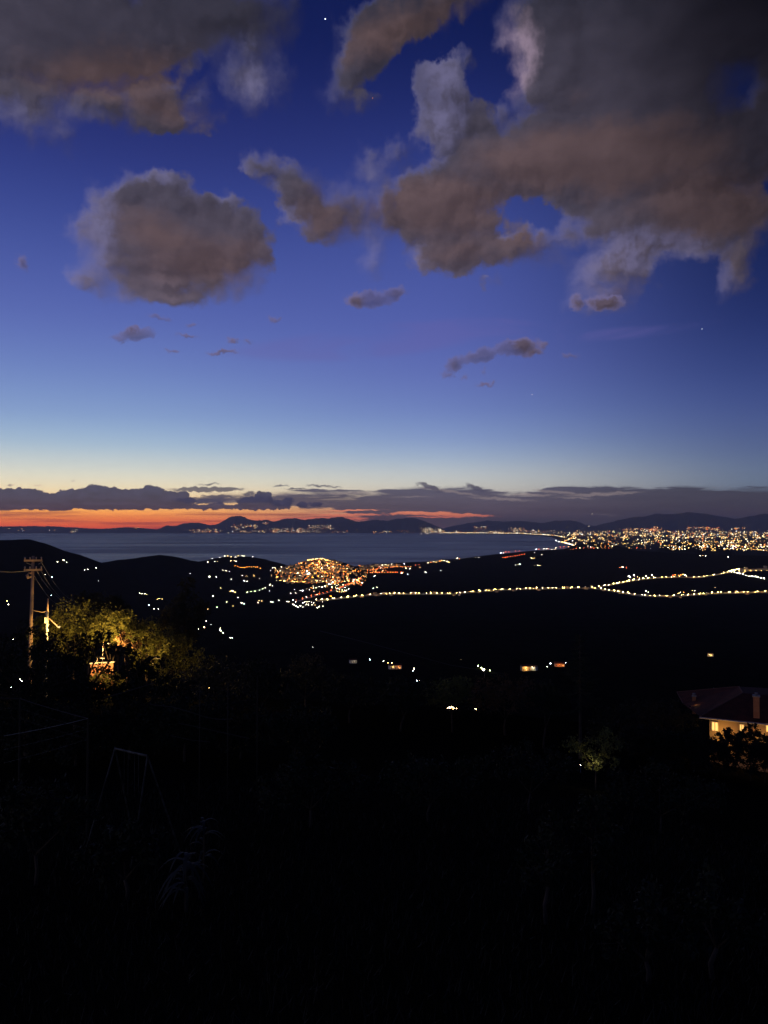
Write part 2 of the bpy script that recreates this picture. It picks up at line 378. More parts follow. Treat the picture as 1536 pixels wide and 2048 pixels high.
# three layers joined as shaders, so that each direction pays only for the clouds it can show
def layer(col, gain=1.0):
    b = W.node('ShaderNodeBackground')
    W.put(b.inputs[0], col); b.inputs[1].default_value = gain
    return b.outputs[0]
def join(f, a, b):
    n = W.node('ShaderNodeMixShader')
    W.put(n.inputs[0], f); W.put(n.inputs[1], a); W.put(n.inputs[2], b)
    return n.outputs[0]
E_SPLIT = 150
sky_up = join(W.rng(E, E_SPLIT, E_SPLIT + 20), layer(lower), layer(upper))
above = W.node('ShaderNodeAddShader')
W.put(above.inputs[0], sky_up); W.put(above.inputs[1], layer(nish.outputs[0], 0.004))
allsky = join(W.rng(E, -50, -14), layer((0.003, 0.003, 0.005)), above.outputs[0])
out = W.node('ShaderNodeOutputWorld')
wt.links.new(allsky, out.inputs[0])
world.cycles.sampling_method = 'MANUAL'
world.cycles.sample_map_resolution = 256
# ---------------------------------------------------------------- materials
def material(name, col=(0.1, 0.1, 0.1), rough=0.8, spec=0.3, metal=0.0, vary=None, scale=4.0, emit=None, strength=0.0, bump=0.0, sample=None):
    m = bpy.data.materials.new(name)
    m.use_nodes = True
    N = Net(m.node_tree)
    b = m.node_tree.nodes['Principled BSDF']
    b.inputs['Base Color'].default_value = tuple(col) + (1,)
    b.inputs['Roughness'].default_value = rough
    b.inputs['Specular IOR Level'].default_value = spec
    b.inputs['Metallic'].default_value = metal
    if vary is not None or bump:
        t = N.node('ShaderNodeTexCoord')
        nz = N.noise(t.outputs['Object'], scale, 6, 0.6)
        nz.node.noise_dimensions = '3D'
        if vary is not None:
            N.put(b.inputs['Base Color'], N.mix(N.rng(nz, 0.35, 0.65), tuple(col), tuple(vary)))
        if bump:
            bp = N.node('ShaderNodeBump'); bp.inputs['Strength'].default_value = bump; bp.inputs['Distance'].default_value = 0.05
            N.put(bp.inputs['Height'], nz); N.put(b.inputs['Normal'], bp.outputs[0])
    if emit is not None:
        b.inputs['Emission Color'].default_value = tuple(emit) + (1,)
        b.inputs['Emission Strength'].default_value = strength
        if sample:
            m.cycles.emission_sampling = sample
    return m

# ---------------------------------------------------------------- scene objects helpers
def link(o, parent=None, label=None, cat=None, group=None, kind=None):
    sc.collection.objects.link(o)
    if parent is not None: o.parent = parent
    if label: o['label'] = label
    if cat: o['category'] = cat
    if group: o['group'] = group
    if kind: o['kind'] = kind
    return o

def mesh(name, verts, faces, mats, smooth=False, mat_idx=None):
    """mesh data from arrays; faces is a list of tuples or an (n, k) array"""
    me = bpy.data.meshes.new(name)
    v = np.asarray(verts, np.float32)
    if isinstance(faces, np.ndarray):
        n, k = faces.shape
        me.vertices.add(len(v)); me.vertices.foreach_set('co', v.ravel())
        me.loops.add(n * k); me.loops.foreach_set('vertex_index', faces.astype(np.int32).ravel())
        me.polygons.add(n); me.polygons.foreach_set('loop_start', np.arange(0, n * k, k, dtype=np.int32))
        me.polygons.foreach_set('loop_total', np.full(n, k, np.int32))
    else:
        me.from_pydata([tuple(map(float, p)) for p in v], [], [tuple(f) for f in faces])
    if not isinstance(mats, (list, tuple)): mats = [mats]
    for m in mats: me.materials.append(m)
    if mat_idx is not None:
        me.polygons.foreach_set('material_index', np.asarray(mat_idx, np.int32))
    if smooth:
        me.polygons.foreach_set('use_smooth', np.ones(len(me.polygons), bool))
    me.update(calc_edges=True)
    me.validate()
    return me

def obj(name, me, parent=None, loc=None, rot=None, **tags):
    o = bpy.data.objects.new(name, me)
    if loc is not None: o.location = loc
    if rot is not None: o.rotation_euler = rot
    return link(o, parent, **tags)

def empty(name, loc, rotz=0.0, **tags):
    o = bpy.data.objects.new(name, None)
    o.empty_display_size = 0.1
    o.location = loc; o.rotation_euler = (0, 0, rotz)
    return link(o, None, **tags)

# ---------------------------------------------------------------- terrain heights
def azp(px):                                  # azimuth of a picture column on the horizon
    return azel(px, HORIZ)[0]
def dep(py, px=768):                          # tangent of the angle below the horizon
    x, y, z = ray(px, py)
    return -z / np.hypot(x, y)

PRO_R = np.array([0, 4, 9, 16, 23, 40, 60, 85, 120, 200, 400, 800, 1300, 1900, 2500, 3000, 3500, 4200, 5000, 60000.])
PRO_Z = np.array([4.2, 4.6, 6.0, 7.8, 9.4, 13.0, 16.6, 20.5, 29, 50, 95, 152, 198, 230, 252, 264, 272, 279, 284, 292.])   # metres below the eye
def vnoise(x, y, seed=0):
    xi, yi = np.floor(x), np.floor(y)
    fx, fy = x - xi, y - yi
    fx, fy = fx * fx * (3 - 2 * fx), fy * fy * (3 - 2 * fy)
    def h(a, b):
        return np.modf(np.abs(np.sin(a * 127.1 + b * 311.7 + seed * 74.7) * 43758.5453))[0]
    return (h(xi, yi) * (1 - fx) + h(xi + 1, yi) * fx) * (1 - fy) + (h(xi, yi + 1) * (1 - fx) + h(xi + 1, yi + 1) * fx) * fy
def fbm(x, y, o=4, seed=0):
    s, a = 0, 0.5
    for i in range(o):
        s = s + a * (vnoise(x * 2 ** i, y * 2 ** i, seed + i) - 0.5); a *= 0.5
    return s

# silhouettes: list of (px, py), distance in metres, radial width before and behind
RIDGES = [
    ([(-400, 1082), (-160, 1076), (0, 1080), (30, 1079), (60, 1079), (90, 1086), (130, 1102), (160, 1110), (205, 1127), (240, 1140), (290, 1170)], 3600, 900, 500),
    ([(150, 1165), (205, 1126), (240, 1120), (285, 1114), (320, 1109), (345, 1112), (380, 1121), (410, 1126), (450, 1137), (500, 1160)], 4100, 700, 450),
    ([(370, 1150), (395, 1124), (420, 1119), (455, 1113), (500, 1113), (530, 1119), (560, 1128), (585, 1140)], 4900, 600, 350),
    ([(690, 1160), (730, 1142), (745, 1139), (800, 1131), (860, 1126), (920, 1119), (960, 1112), (1010, 1107), (1060, 1102), (1120, 1099), (1180, 1096), (1260, 1101), (1330, 1105), (1450, 1110), (1536, 1112), (1900, 1114)], 6200, 1500, 500),
    ([(1110, 1104), (1140, 1094), (1165, 1087), (1190, 1084), (1220, 1087), (1245, 1094), (1290, 1104)], 7200, 500, 500),
    ([(1300, 1104), (1330, 1092), (1360, 1085), (1385, 1083), (1410, 1085), (1440, 1094), (1480, 1104)], 7600, 500, 500),
]
_rid = []
for pts, R, w0, w1 in RIDGES:
    a = np.array([azp(p[0]) for p in pts]); h = np.array([EYE - R * dep(p[1], p[0]) for p in pts])
    _rid.append((a, h, R, w0, w1))
FAR_A = np.array([azp(p) for p in (-900, 880, 900, 1050, 1080, 1100, 1125, 1142, 1160)])
FAR_R = np.array([46000, 46000, 44000, 34000, 29000, 25000, 16500, 11500, 6000.])

def height(a, r):
    """terrain height above the sea at azimuth a, distance r"""
    a, r = np.broadcast_arrays(np.asarray(a, float), np.asarray(r, float))
    x, y = np.sin(a) * r, np.cos(a) * r
    z = EYE - np.interp(np.log(r + 1), np.log(PRO_R + 1), PRO_Z)
    # the garden slope is steeper to the right, gentler on the left
    near = np.exp(-((np.log(np.maximum(r, 2) / 80.0)) / 0.75) ** 2)
    z = z + near * np.clip(-a / 0.45, -1, 1) * 3.2
    # roughness grows with distance
    amp = np.interp(r, [0, 20, 100, 400, 1400, 2300, 2800, 5000, 6500, 9000], [0.1, 0.25, 1.2, 6, 20, 10, 3, 4, 9, 3])
    z = z + amp * fbm(x / 420.0, y / 420.0, 5, 3) * 1.3 + np.minimum(amp, 1.5) * fbm(x / 18.0, y / 18.0, 3, 9)
    for ra, rh, R, w0, w1 in _rid:
        zt = np.interp(a, ra, rh) + 7 * fbm(a * 60, r / 300.0, 3, 5)
        e = np.where(r < R, np.exp(-((r - R) / w0) ** 2), np.exp(-((r - R) / w1) ** 2))
        fade = np.clip((a - ra[0]) / 0.01, 0, 1) * np.clip((ra[-1] - a) / 0.01, 0, 1)
        base = z
        z = np.maximum(z, base * (1 - e * fade) + zt * e * fade)
    # the hill the town stands on
    at_, Rt = azp(643), 4500.0
    dx = (a - at_) * Rt; dy = r - Rt
    hill = 92 * np.exp(-(np.abs(dx / 235.0)) ** 2.4) * np.exp(-(dy / np.where(dy < 0, 520.0, 330.0)) ** 2)
    z = z + hill
    # knoll of the floodlit buildings on the right
    kx = (a - azp(1540)) * 4400.0; ky = r - 4400.0
    z = z + 42 * np.exp(-(kx / 260) ** 2 - (ky / 300) ** 2)
    # the bay: sea floor between the near coast and the far shore
    near_R = np.interp(a, [azp(p) for p in (-400, 150, 420, 560, 700, 900, 1150, 1250)], [4700, 4900, 5500, 5450, 5450, 6700, 7400, 9000])
    far_R = np.interp(a, FAR_A, FAR_R)
    inbay = np.clip((r - near_R) / 150.0, 0, 1) * np.clip((far_R - r) / (far_R * 0.02 + 1), 0, 1)
    z = np.where(inbay > 0, np.minimum(z, 8) * (1 - inbay) - 25 * inbay, z)
    farland = r > far_R
    z = np.where(farland & (r > 9000), 3.0 + 2 * fbm(x / 900.0, y / 900.0, 3, 1), z)
    return z

def ground(x, y):
    return float(height(math.atan2(x, y), math.hypot(x, y)))

def hit(px, py, r0=6.0, r1=60000.0):
    """first point of the terrain seen at (px, py)"""
    X, Y, Z = ray(px, py)
    h = math.hypot(X, Y); t = -Z / h
    rs = np.geomspace(r0, r1, 1500)
    zz = EYE - t * rs
    g = height(math.atan2(X, Y), rs)
    k = np.argmax(zz <= np.maximum(g, 0.0))
    if zz[k] > max(g[k], 0): return None
    r = rs[k]
    return Vector((X / h * r, Y / h * r, max(g[k], 0.0)))

# one sheet of ground, polar, finest near the camera and in front of it
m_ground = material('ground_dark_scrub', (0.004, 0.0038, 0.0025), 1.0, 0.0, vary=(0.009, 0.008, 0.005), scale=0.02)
azs = np.concatenate([np.radians(np.linspace(-180, -46, 60))[:-1], np.radians(np.linspace(-46, 46, 1000)), np.radians(np.linspace(46, 180, 60))[1:]])
rs_ = np.concatenate([[1.5], np.geomspace(3, 3000, 170)[:-1], np.linspace(3000, 8200, 130)[:-1], np.geomspace(8200, 62000, 60)])
AA, RR = np.meshgrid(azs, rs_)
HH = height(AA, RR)
V = np.stack([np.sin(AA) * RR, np.cos(AA) * RR, HH], -1).reshape(-1, 3)
nr, na = AA.shape
ii, jj = np.meshgrid(np.arange(nr - 1), np.arange(na - 1), indexing='ij')
q = (ii * na + jj).ravel()
Fq = np.stack([q, q + na, q + na + 1, q + 1], 1)[:, ::-1]
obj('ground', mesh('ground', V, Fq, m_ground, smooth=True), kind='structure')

# ---------------------------------------------------------------- far mountains, each range a solid ridge with slopes
def ridge_mesh(name, pts, R, w0, w1, mat, seed):
    a = np.array([azp(p[0]) for p in pts]); h = np.array([EYE - R * dep(p[1], p[0]) for p in pts])
    n = int((a[-1] - a[0]) / math.radians(0.06))
    A_ = np.linspace(a[0], a[-1], n)
    T = np.concatenate([-np.linspace(1, 0, 12) ** 1.3, np.linspace(0, 1, 9)[1:] ** 1.2])
    AA, TT = np.meshgrid(A_, T)
    top = np.interp(AA, a, h)
    # smooth the corners of the outline a little and roughen it
    ker = np.ones(5) / 5
    top = np.apply_along_axis(lambda v: np.convolve(np.pad(v, 2, 'edge'), ker, 'valid'), 1, top)
    prof = np.where(TT < 0, (1 + TT) ** 1.25, (1 - TT) ** 1.1)
    gul = fbm(AA * 90, TT * 1.6, 5, seed) * 2
    z = -8 + (top + 8) * prof * (1 + 0.55 * gul * (1 - prof) * 1.6) + (70 * fbm(AA * 420, TT * 3, 3, seed + 5) + 50 * fbm(AA * 150, TT * 3, 2, seed + 9)) * prof
    RR = R + np.where(TT < 0, TT * w0, TT * w1)
    V = np.stack([np.sin(AA) * RR, np.cos(AA) * RR, z], -1).reshape(-1, 3)
    nr, na = AA.shape
    ii, jj = np.meshgrid(np.arange(nr - 1), np.arange(na - 1), indexing='ij')
    q = (ii * na + jj).ravel()
    F4 = np.stack([q, q + na, q + na + 1, q + 1], 1)[:, ::-1]
    return mesh(name, V, F4, mat, smooth=True)

m_mtn = material('mountain_scrub_rock', (0.05, 0.055, 0.05), 0.95, 0.05, vary=(0.09, 0.085, 0.075), scale=0.0012)
MTN = [
    ([(-300, 1060), (-60, 1056), (0, 1053), (60, 1052), (110, 1053), (170, 1056), (240, 1060), (320, 1062)], 54000, 3000, 3000),
    ([(60, 1064), (100, 1059), (130, 1055), (165, 1056), (200, 1058), (240, 1055), (262, 1054), (290, 1057), (318, 1059), (345, 1063)], 50500, 2000, 2500),
    ([(300, 1064), (320, 1057), (332, 1051), (350, 1052), (372, 1046), (395, 1045), (420, 1050), (434, 1049), (445, 1043), (456, 1035), (468, 1032), (482, 1032), (500, 1039), (520, 1041), (534, 1039), (548, 1043), (572, 1037), (590, 1036),
      (606, 1040), (636, 1036), (655, 1037), (682, 1033), (697, 1038), (714, 1043), (735, 1042), (748, 1039), (775, 1042), (790, 1038), (812, 1036), (832, 1037), (852, 1043), (868, 1050), (885, 1057), (905, 1066)], 48500, 3200, 3000),
    ([(870, 1064), (892, 1055), (930, 1047), (960, 1043), (976, 1041), (1000, 1043), (1040, 1042), (1080, 1046), (1120, 1044), (1160, 1048), (1230, 1056), (1300, 1064)], 58000, 3000, 2500),
    ([(885, 1066), (905, 1058), (950, 1053), (990, 1050), (1010, 1046), (1040, 1042), (1055, 1044), (1085, 1046), (1105, 1042), (1140, 1040), (1160, 1044), (1170, 1050), (1195, 1058), (1250, 1066)], 52500, 3000, 3000),
    ([(1080, 1068), (1130, 1061), (1160, 1058), (1200, 1049), (1240, 1040), (1268, 1034), (1290, 1033), (1312, 1027), (1340, 1029), (1360, 1027), (1376, 1024), (1400, 1026), (1430, 1031), (1470, 1037), (1490, 1035), (1520, 1028), (1536, 1027), (1600, 1022), (1700, 1032), (1900, 1060)], 47000, 4500, 3500),
]
for k, (pts, R, w0, w1) in enumerate(MTN):
    obj('mountains', ridge_mesh('mountains', pts, R, w0, w1, m_mtn, 20 + k), kind='structure')

# ---------------------------------------------------------------- the sea
m_sea = bpy.data.materials.new('sea_water')
m_sea.use_nodes = True
N = Net(m_sea.node_tree)
b = m_sea.node_tree.nodes['Principled BSDF']
b.inputs['IOR'].default_value = 1.33
geo = N.node('ShaderNodeNewGeometry')
pos = geo.outputs['Position']
slick = N.noise(N.v('MULTIPLY', pos, (0.00016, 0.0009, 0)), 1.0, 5, 0.6, dist=0.5)
swell = N.noise(N.v('MULTIPLY', pos, (0.0012, 0.006, 0)), 1.0, 4, 0.6)
N.put(b.inputs['Base Color'], (0.006, 0.010, 0.022))
N.put(b.inputs['Roughness'], N.rng(slick, 0.35, 0.65, 0.30, 0.46))
N.put(b.inputs['Specular IOR Level'], N.rng(N.m('ADD', slick, N.m('MULTIPLY', swell, 0.25)), 0.47, 0.66, 0.10, 0.62))
bp = N.node('ShaderNodeBump'); bp.inputs['Strength'].default_value = 0.35; bp.inputs['Distance'].default_value = 40.0
N.put(bp.inputs['Height'], swell); N.put(b.inputs['Normal'], bp.outputs[0])
aa = np.radians(np.linspace(-50, 50, 121)); rr = np.geomspace(4300, 56000, 60)
AA, RR = np.meshgrid(aa, rr)
V = np.stack([np.sin(AA) * RR, np.cos(AA) * RR, 0 * RR], -1).reshape(-1, 3)
nr, na = AA.shape
ii, jj = np.meshgrid(np.arange(nr - 1), np.arange(na - 1), indexing='ij'); q = (ii * na + jj).ravel()
obj('sea', mesh('sea', V, np.stack([q, q + na, q + na + 1, q + 1], 1)[:, ::-1], m_sea), kind='structure')

# ---------------------------------------------------------------- the air over the bay
m_haze = bpy.data.materials.new('haze_air')
m_haze.use_nodes = True
m_haze.node_tree.nodes.clear()
N = Net(m_haze.node_tree)
pv = N.node('ShaderNodeVolumePrincipled')
pv.inputs['Color'].default_value = (0.9, 0.9, 0.95, 1)
pv.inputs['Density'].default_value = HAZE_DENSITY = 1.9e-5
pv.inputs['Anisotropy'].default_value = 0.2
mo = N.node('ShaderNodeOutputMaterial')
m_haze.node_tree.links.new(pv.outputs[0], mo.inputs['Volume'])
def haze_box():
    x0, x1, y0, y1, z0, z1 = -63000, 63000, -64000, 66000, -60, 1400
    v = [(x, y, z) for x in (x0, x1) for y in (y0, y1) for z in (z0, z1)]
    f = [(0, 1, 3, 2), (4, 6, 7, 5), (0, 4, 5, 1), (2, 3, 7, 6), (0, 2, 6, 4), (1, 5, 7, 3)]
    return obj('haze', mesh('haze', v, f, m_haze), kind='stuff')
haze_box()
# ---------------------------------------------------------------- lights of the towns and the valley
WARM = {'w': (1.0, 0.84, 0.58), 'b': (0.86, 0.93, 1.0), 'y': (1.0, 0.58, 0.17), 'o': (1.0, 0.27, 0.035), 'r': (1.0, 0.13, 0.04), 'g': (0.85, 0.95, 0.40)}
def glow(name, key, strength, sample='AUTO'):
    return material(name, (0.02, 0.02, 0.02), 0.5, 0.3, emit=WARM[key], strength=strength * {'o': 0.62, 'r': 0.5, 'y': 0.7}.get(key, 1.0), sample=sample)
GLOW = {k: glow('lamp_glow_' + n, k, 66.0) for k, n in zip('wbyorg', ('white', 'cool', 'warm', 'orange', 'red', 'green'))}
GLOWFAR = {k: glow('distant_glow_' + n, k, 9.0, 'NONE') for k, n in zip('wbyorg', ('white', 'cool', 'warm', 'orange', 'red', 'green'))}
m_steel = material('galvanised_steel', (0.22, 0.22, 0.22), 0.5, 0.5, 0.6)
m_plaster = material('ochre_plaster', (0.46, 0.32, 0.19), 0.9, 0.2, vary=(0.40, 0.30, 0.19), scale=0.6)
m_plaster2 = material('pale_plaster', (0.62, 0.58, 0.50), 0.9, 0.2, vary=(0.52, 0.48, 0.40), scale=0.6)
m_tile = material('clay_roof_tile', (0.11, 0.035, 0.02), 0.9, 0.1, vary=(0.07, 0.025, 0.016), scale=1.5)
m_asphalt = material('asphalt', (0.10, 0.10, 0.10), 0.85, 0.3, vary=(0.075, 0.075, 0.075), scale=0.3)
m_pane = material('lit_window_pane', (0.1, 0.1, 0.1), 0.3, 0.5, emit=(1.0, 0.50, 0.14), strength=2.0)

OCT_V = np.array([(1, 0, 0), (-1, 0, 0), (0, 1, 0), (0, -1, 0), (0, 0, 1), (0, 0, -1)], float)
OCT_F = np.array([(0, 2, 4), (2, 1, 4), (1, 3, 4), (3, 0, 4), (2, 0, 5), (1, 2, 5), (3, 1, 5), (0, 3, 5)])
_ph = (1 + 5 ** .5) / 2
ICO_V = np.array([(-1, _ph, 0), (1, _ph, 0), (-1, -_ph, 0), (1, -_ph, 0), (0, -1, _ph), (0, 1, _ph), (0, -1, -_ph), (0, 1, -_ph), (_ph, 0, -1), (_ph, 0, 1), (-_ph, 0, -1), (-_ph, 0, 1)]) / math.hypot(1, _ph)
ICO_F = np.array([(0, 11, 5), (0, 5, 1), (0, 1, 7), (0, 7, 10), (0, 10, 11), (1, 5, 9), (5, 11, 4), (11, 10, 2), (10, 7, 6), (7, 1, 8), (3, 9, 4), (3, 4, 2), (3, 2, 6), (3, 6, 8), (3, 8, 9), (4, 9, 5), (2, 4, 11), (6, 2, 10), (8, 6, 7), (9, 8, 1)])

class Build:
    """collects boxes, tubes and balls into one mesh"""
    def __init__(s): s.v, s.f, s.mi, s.n = [], [], [], 0
    def add(s, v, f, mi=0):
        for p in v: s.v.append(tuple(map(float, p)))
        for q in f: s.f.append(tuple(int(i) + s.n for i in q)); s.mi.append(mi)
        s.n = len(s.v)
        return s
    def box(s, lo, hi, mi=0, M=None):
        v = [Vector((x, y, z)) for x in (lo[0], hi[0]) for y in (lo[1], hi[1]) for z in (lo[2], hi[2])]
        if M is not None: v = [M @ p for p in v]
        return s.add(v, [(0, 1, 3, 2), (4, 6, 7, 5), (0, 4, 5, 1), (2, 3, 7, 6), (0, 2, 6, 4), (1, 5, 7, 3)], mi)
    def tube(s, pts, rad, k=6, mi=0):
        pts = [Vector(p) for p in pts]
        rad = rad if hasattr(rad, '__len__') else [rad] * len(pts)
        v, f = [], []
        for i, p in enumerate(pts):
            d = (pts[min(i + 1, len(pts) - 1)] - pts[max(i - 1, 0)]).normalized()
            u = d.cross(Vector((0, 0, 1)) if abs(d.z) < 0.9 else Vector((1, 0, 0))).normalized()
            w = d.cross(u)
            for j in range(k):
                t = 2 * math.pi * j / k
                v.append(p + (u * math.cos(t) + w * math.sin(t)) * rad[i])
        for i in range(len(pts) - 1):
            for j in range(k):
                a, b2 = i * k + j, i * k + (j + 1) % k
                f.append((a, b2, b2 + k, a + k))
        f.append(tuple(range(k))[::-1]); f.append(tuple(range((len(pts) - 1) * k, len(pts) * k)))
        return s.add(v, f, mi)
    def ball(s, c, r, mi=0):
        return s.add(ICO_V * r + np.array(c), ICO_F, mi)
    def mesh(s, name, mats, smooth=False): return mesh(name, s.v, s.f, mats, smooth, s.mi)
    def obj(s, name, mats, parent=None, smooth=False, **k): return obj(name, s.mesh(name, mats, smooth), parent, **k)

# -- one street lamp of each light colour: post, arm and a glowing globe
LAMP = {}
GLOW['Y'] = material('road_lamp_glow', (0.02, 0.02, 0.02), 0.5, 0.3, emit=WARM['y'], strength=190.0, sample='AUTO')
for k in 'wbyorgY':
    bb = Build()
    bb.tube([(0, 0, -1), (0, 0, 7.0), (0.3, 0, 7.6), (1.2, 0, 7.8)], [0.14, 0.09, 0.07, 0.06], 5, 0)
    bb.ball((1.3, 0, 7.4), 0.90, 1)
    LAMP[k] = bb.mesh('street_lamp', [m_steel, GLOW[k]])

used_lamps = 0
def lamp(px, py, k='y', s=1.0, name='street_lamp', label='', cat='street lamp', group='', p=None):
    global used_lamps
    p = p or hit(px, py, 120)
    if p is None: return None
    used_lamps += 1
    d = math.hypot(p.x, p.y)
    o = bpy.data.objects.new(name, LAMP[k])
    o.location = p - Vector((0, 0, 0.2)); o.rotation_euler = (0, 0, random.uniform(0, 6.28))
    f = s * max(0.35, d / 3300.0)
    o.scale = (f, f, f if d > 1500 else f)
    return link(o, None, label, cat, group)

def along(pts, step):
    """points every `step` photograph pixels along a polyline, slightly uneven"""
    out = []
    for (x0, y0), (x1, y1) in zip(pts, pts[1:]):
        n = max(1, round(math.hypot(x1 - x0, (y1 - y0) * 1.0) / step))
        for i in range(n):
            t = (i + random.uniform(-0.2, 0.2)) / n
            out.append((x0 + (x1 - x0) * t, y0 + (y1 - y0) * t))
    return out

def smooth_line(pts, n):
    """resample a polyline into n points, rounded"""
    p = np.array(pts, float)
    s = np.concatenate([[0], np.cumsum(np.hypot(*np.diff(p, axis=0).T))])
    t = np.linspace(0, s[-1], n)
    q_ = np.stack([np.interp(t, s, p[:, 0]), np.interp(t, s, p[:, 1])], 1)
    k = max(1, n // 40)
    ker = np.ones(2 * k + 1) / (2 * k + 1)
    for c in (0, 1):
        q_[:, c] = np.convolve(np.pad(q_[:, c], k, 'edge'), ker, 'valid')
    return q_

LOWER = [(625, 1204), (665, 1200), (700, 1196), (745, 1191), (800, 1189), (860, 1190), (920, 1189), (950, 1185), (1010, 1181), (1070, 1179), (1130, 1179), (1180, 1176), (1195, 1178), (1220, 1183), (1250, 1188), (1275, 1193),
         (1320, 1195), (1370, 1193), (1400, 1190), (1440, 1188), (1480, 1187), (1560, 1186)]
UPPER = [(1195, 1176), (1230, 1170), (1260, 1163), (1300, 1158), (1340, 1156), (1370, 1156), (1400, 1157), (1430, 1152), (1455, 1147), (1475, 1141), (1495, 1138)]
TOWNROAD = [(592, 1204), (612, 1198), (640, 1190), (665, 1183), (682, 1178), (700, 1170), (716, 1162)]
COAST = [(700, 1160), (735, 1150), (775, 1148), (812, 1147)]
def road(line, n, width, name='road'):
    """roadway with a kerb on each side, laid on the valley floor"""
    P_ = []
    for x, y in smooth_line(line, n):
        p = hit(x, y, 1500)
        if p is not None: P_.append(p)
    A_ = np.array([tuple(p) for p in P_])
    for c in (0, 1):
        A_[:, c] = np.convolve(np.pad(A_[:, c], 3, 'edge'), np.ones(7) / 7, 'valid')
    A_[:, 2] = [max(ground(a[0], a[1]), 0) + 1.2 for a in A_]
    A_[:, 2] = np.convolve(np.pad(A_[:, 2], 2, 'edge'), np.ones(5) / 5, 'valid')
    T = np.gradient(A_[:, :2], axis=0); T /= np.linalg.norm(T, axis=1)[:, None] + 1e-9
    Nn = np.stack([-T[:, 1], T[:, 0]], 1)
    v = []
    prof = [(-width / 2 - 1.5, -2.5), (-width / 2 - 1.2, 0.13), (-width / 2, 0.13), (-width / 2, 0), (width / 2, 0), (width / 2, 0.13), (width / 2 + 1.2, 0.13), (width / 2 + 1.5, -2.5)]
    for a, nn in zip(A_, Nn):
        for w, z in prof: v.append((a[0] + nn[0] * w, a[1] + nn[1] * w, a[2] + z))
    k = len(prof)
    f = [(i * k + j, i * k + j + 1, (i + 1) * k + j + 1, (i + 1) * k + j) for i in range(len(A_) - 1) for j in range(k - 1)]
    obj(name, mesh(name, v, f, m_asphalt), kind='structure')
    return A_, Nn
road_low = road(LOWER, 150, 9)
road_up = road(UPPER, 70, 8)
road_town = road(TOWNROAD, 40, 8)

m_hedge = material('roadside_leaves', (0.10, 0.10, 0.045), 0.9, 0.1, vary=(0.05, 0.06, 0.03), scale=0.4)
m_catch_strip = material('catch_strip_tan', (0.55, 0.46, 0.30), 0.95, 0.1, vary=(0.25, 0.22, 0.16), scale=0.8)
def roadside(R_, name, label, cat, side, off, h, mat, group=None):  # made-up strips that catch lamplight, so the road glows as one line
    """an added strip beside a road that catches lamplight, uneven along its top, with gaps"""
    A_, Nn = R_
    bb = Build()
    t = np.linspace(0, len(A_) - 1, len(A_) * 4)
    x = np.interp(t, np.arange(len(A_)), A_[:, 0]); y = np.interp(t, np.arange(len(A_)), A_[:, 1]); z = np.interp(t, np.arange(len(A_)), A_[:, 2])
    nx = np.interp(t, np.arange(len(A_)), Nn[:, 0]); ny = np.interp(t, np.arange(len(A_)), Nn[:, 1])
    v, f = [], []
    for i in range(len(t)):
        hh = h * (0.35 + 0.9 * random.random() ** 1.5)
        for w, zz in ((off - 0.4, -3), (off - 0.35, hh), (off + 0.35, hh), (off + 0.4, -3)):
            v.append((x[i] + nx[i] * w * side, y[i] + ny[i] * w * side, z[i] + zz))
    for i in range(len(t) - 1):
        if random.random() < 0.18: continue
        for j in range(3):
            f.append((i * 4 + j, i * 4 + j + 1, (i + 1) * 4 + j + 1, (i + 1) * 4 + j))
    bb.add(v, f)
    return bb.obj(name, [mat], label=label, cat=cat, group=group)
roadside(road_low, 'light_catch_strip', 'long added strip catching yellow lamplight beside the lower valley road', 'wall', 1, 8.0, 5.0, m_catch_strip)
roadside(road_up, 'light_catch_strip', 'added strip catching yellow lamplight beside the upper road branch to the floodlit knoll', 'wall', 1, 7, 3.6, m_catch_strip)
roadside(road_low, 'light_catch_strip', 'lower added strip catching lamplight on the near side of the lower valley road', 'wall', -1, 7.0, 1.2, m_catch_strip)

def lamps_on(R_, step, k, label, group, s=1.0, jitter=0.0):
    A_, Nn = R_
    d = np.concatenate([[0], np.cumsum(np.hypot(*np.diff(A_[:, :2], axis=0).T))])
    t = 0.0; i = 0
    while t < d[-1]:
        x, y, z = (np.interp(t, d, A_[:, c]) for c in range(3)); nx, ny = (np.interp(t, d, Nn[:, c]) for c in range(2))
        sd = -5.2 if i % 2 else 5.2
        lamp(0, 0, k if random.random() > 0.12 else 'w', s * random.uniform(0.7, 1.15), label=label, group=group, p=Vector((x + nx * sd, y + ny * sd, z)))
        t += step * random.uniform(0.6, 1.5); i += 1
lamps_on(road_low, 20.5, 'Y', 'warm street lamp in the long row along the lower valley road', 'street lamps along the lower valley road', 0.85)
lamps_on(road_up, 27, 'Y', 'warm street lamp in the curving row along the upper branch road', 'street lamps along the upper branch road', 0.72)
lamps_on(road_town, 34, 'r', 'red orange street lamp along the sloping road below the hill town', 'street lamps on the sloping town road', 0.8)
for i in range(13):
    lamp(1457 + i * 5.9 + random.uniform(-1, 1), 1147 + i * 1.3, 'w', 1.35 if i not in (6, 7) else 0.8, label='bright white lamp in the straight slanting row below the floodlit knoll', group='white lamps in the slanting row')
for x, y in along([(735, 1148), (775, 1147), (812, 1147)], 5) + along([(735, 1144), (760, 1139), (790, 1136), (826, 1136)], 5):
    lamp(x, y, 'r' if random.random() < 0.6 else 'o', 0.75, label='red orange street lamp on the coast roads right of the hill town', group='street lamps on the coast roads')
for x, y in along([(470, 1133), (485, 1137), (525, 1138)], 4.5):
    lamp(x, y + random.uniform(-2, 2), 'o', 0.7, label='orange street lamp in the row on the wooded slope left of the town', group='street lamps on the left slope')
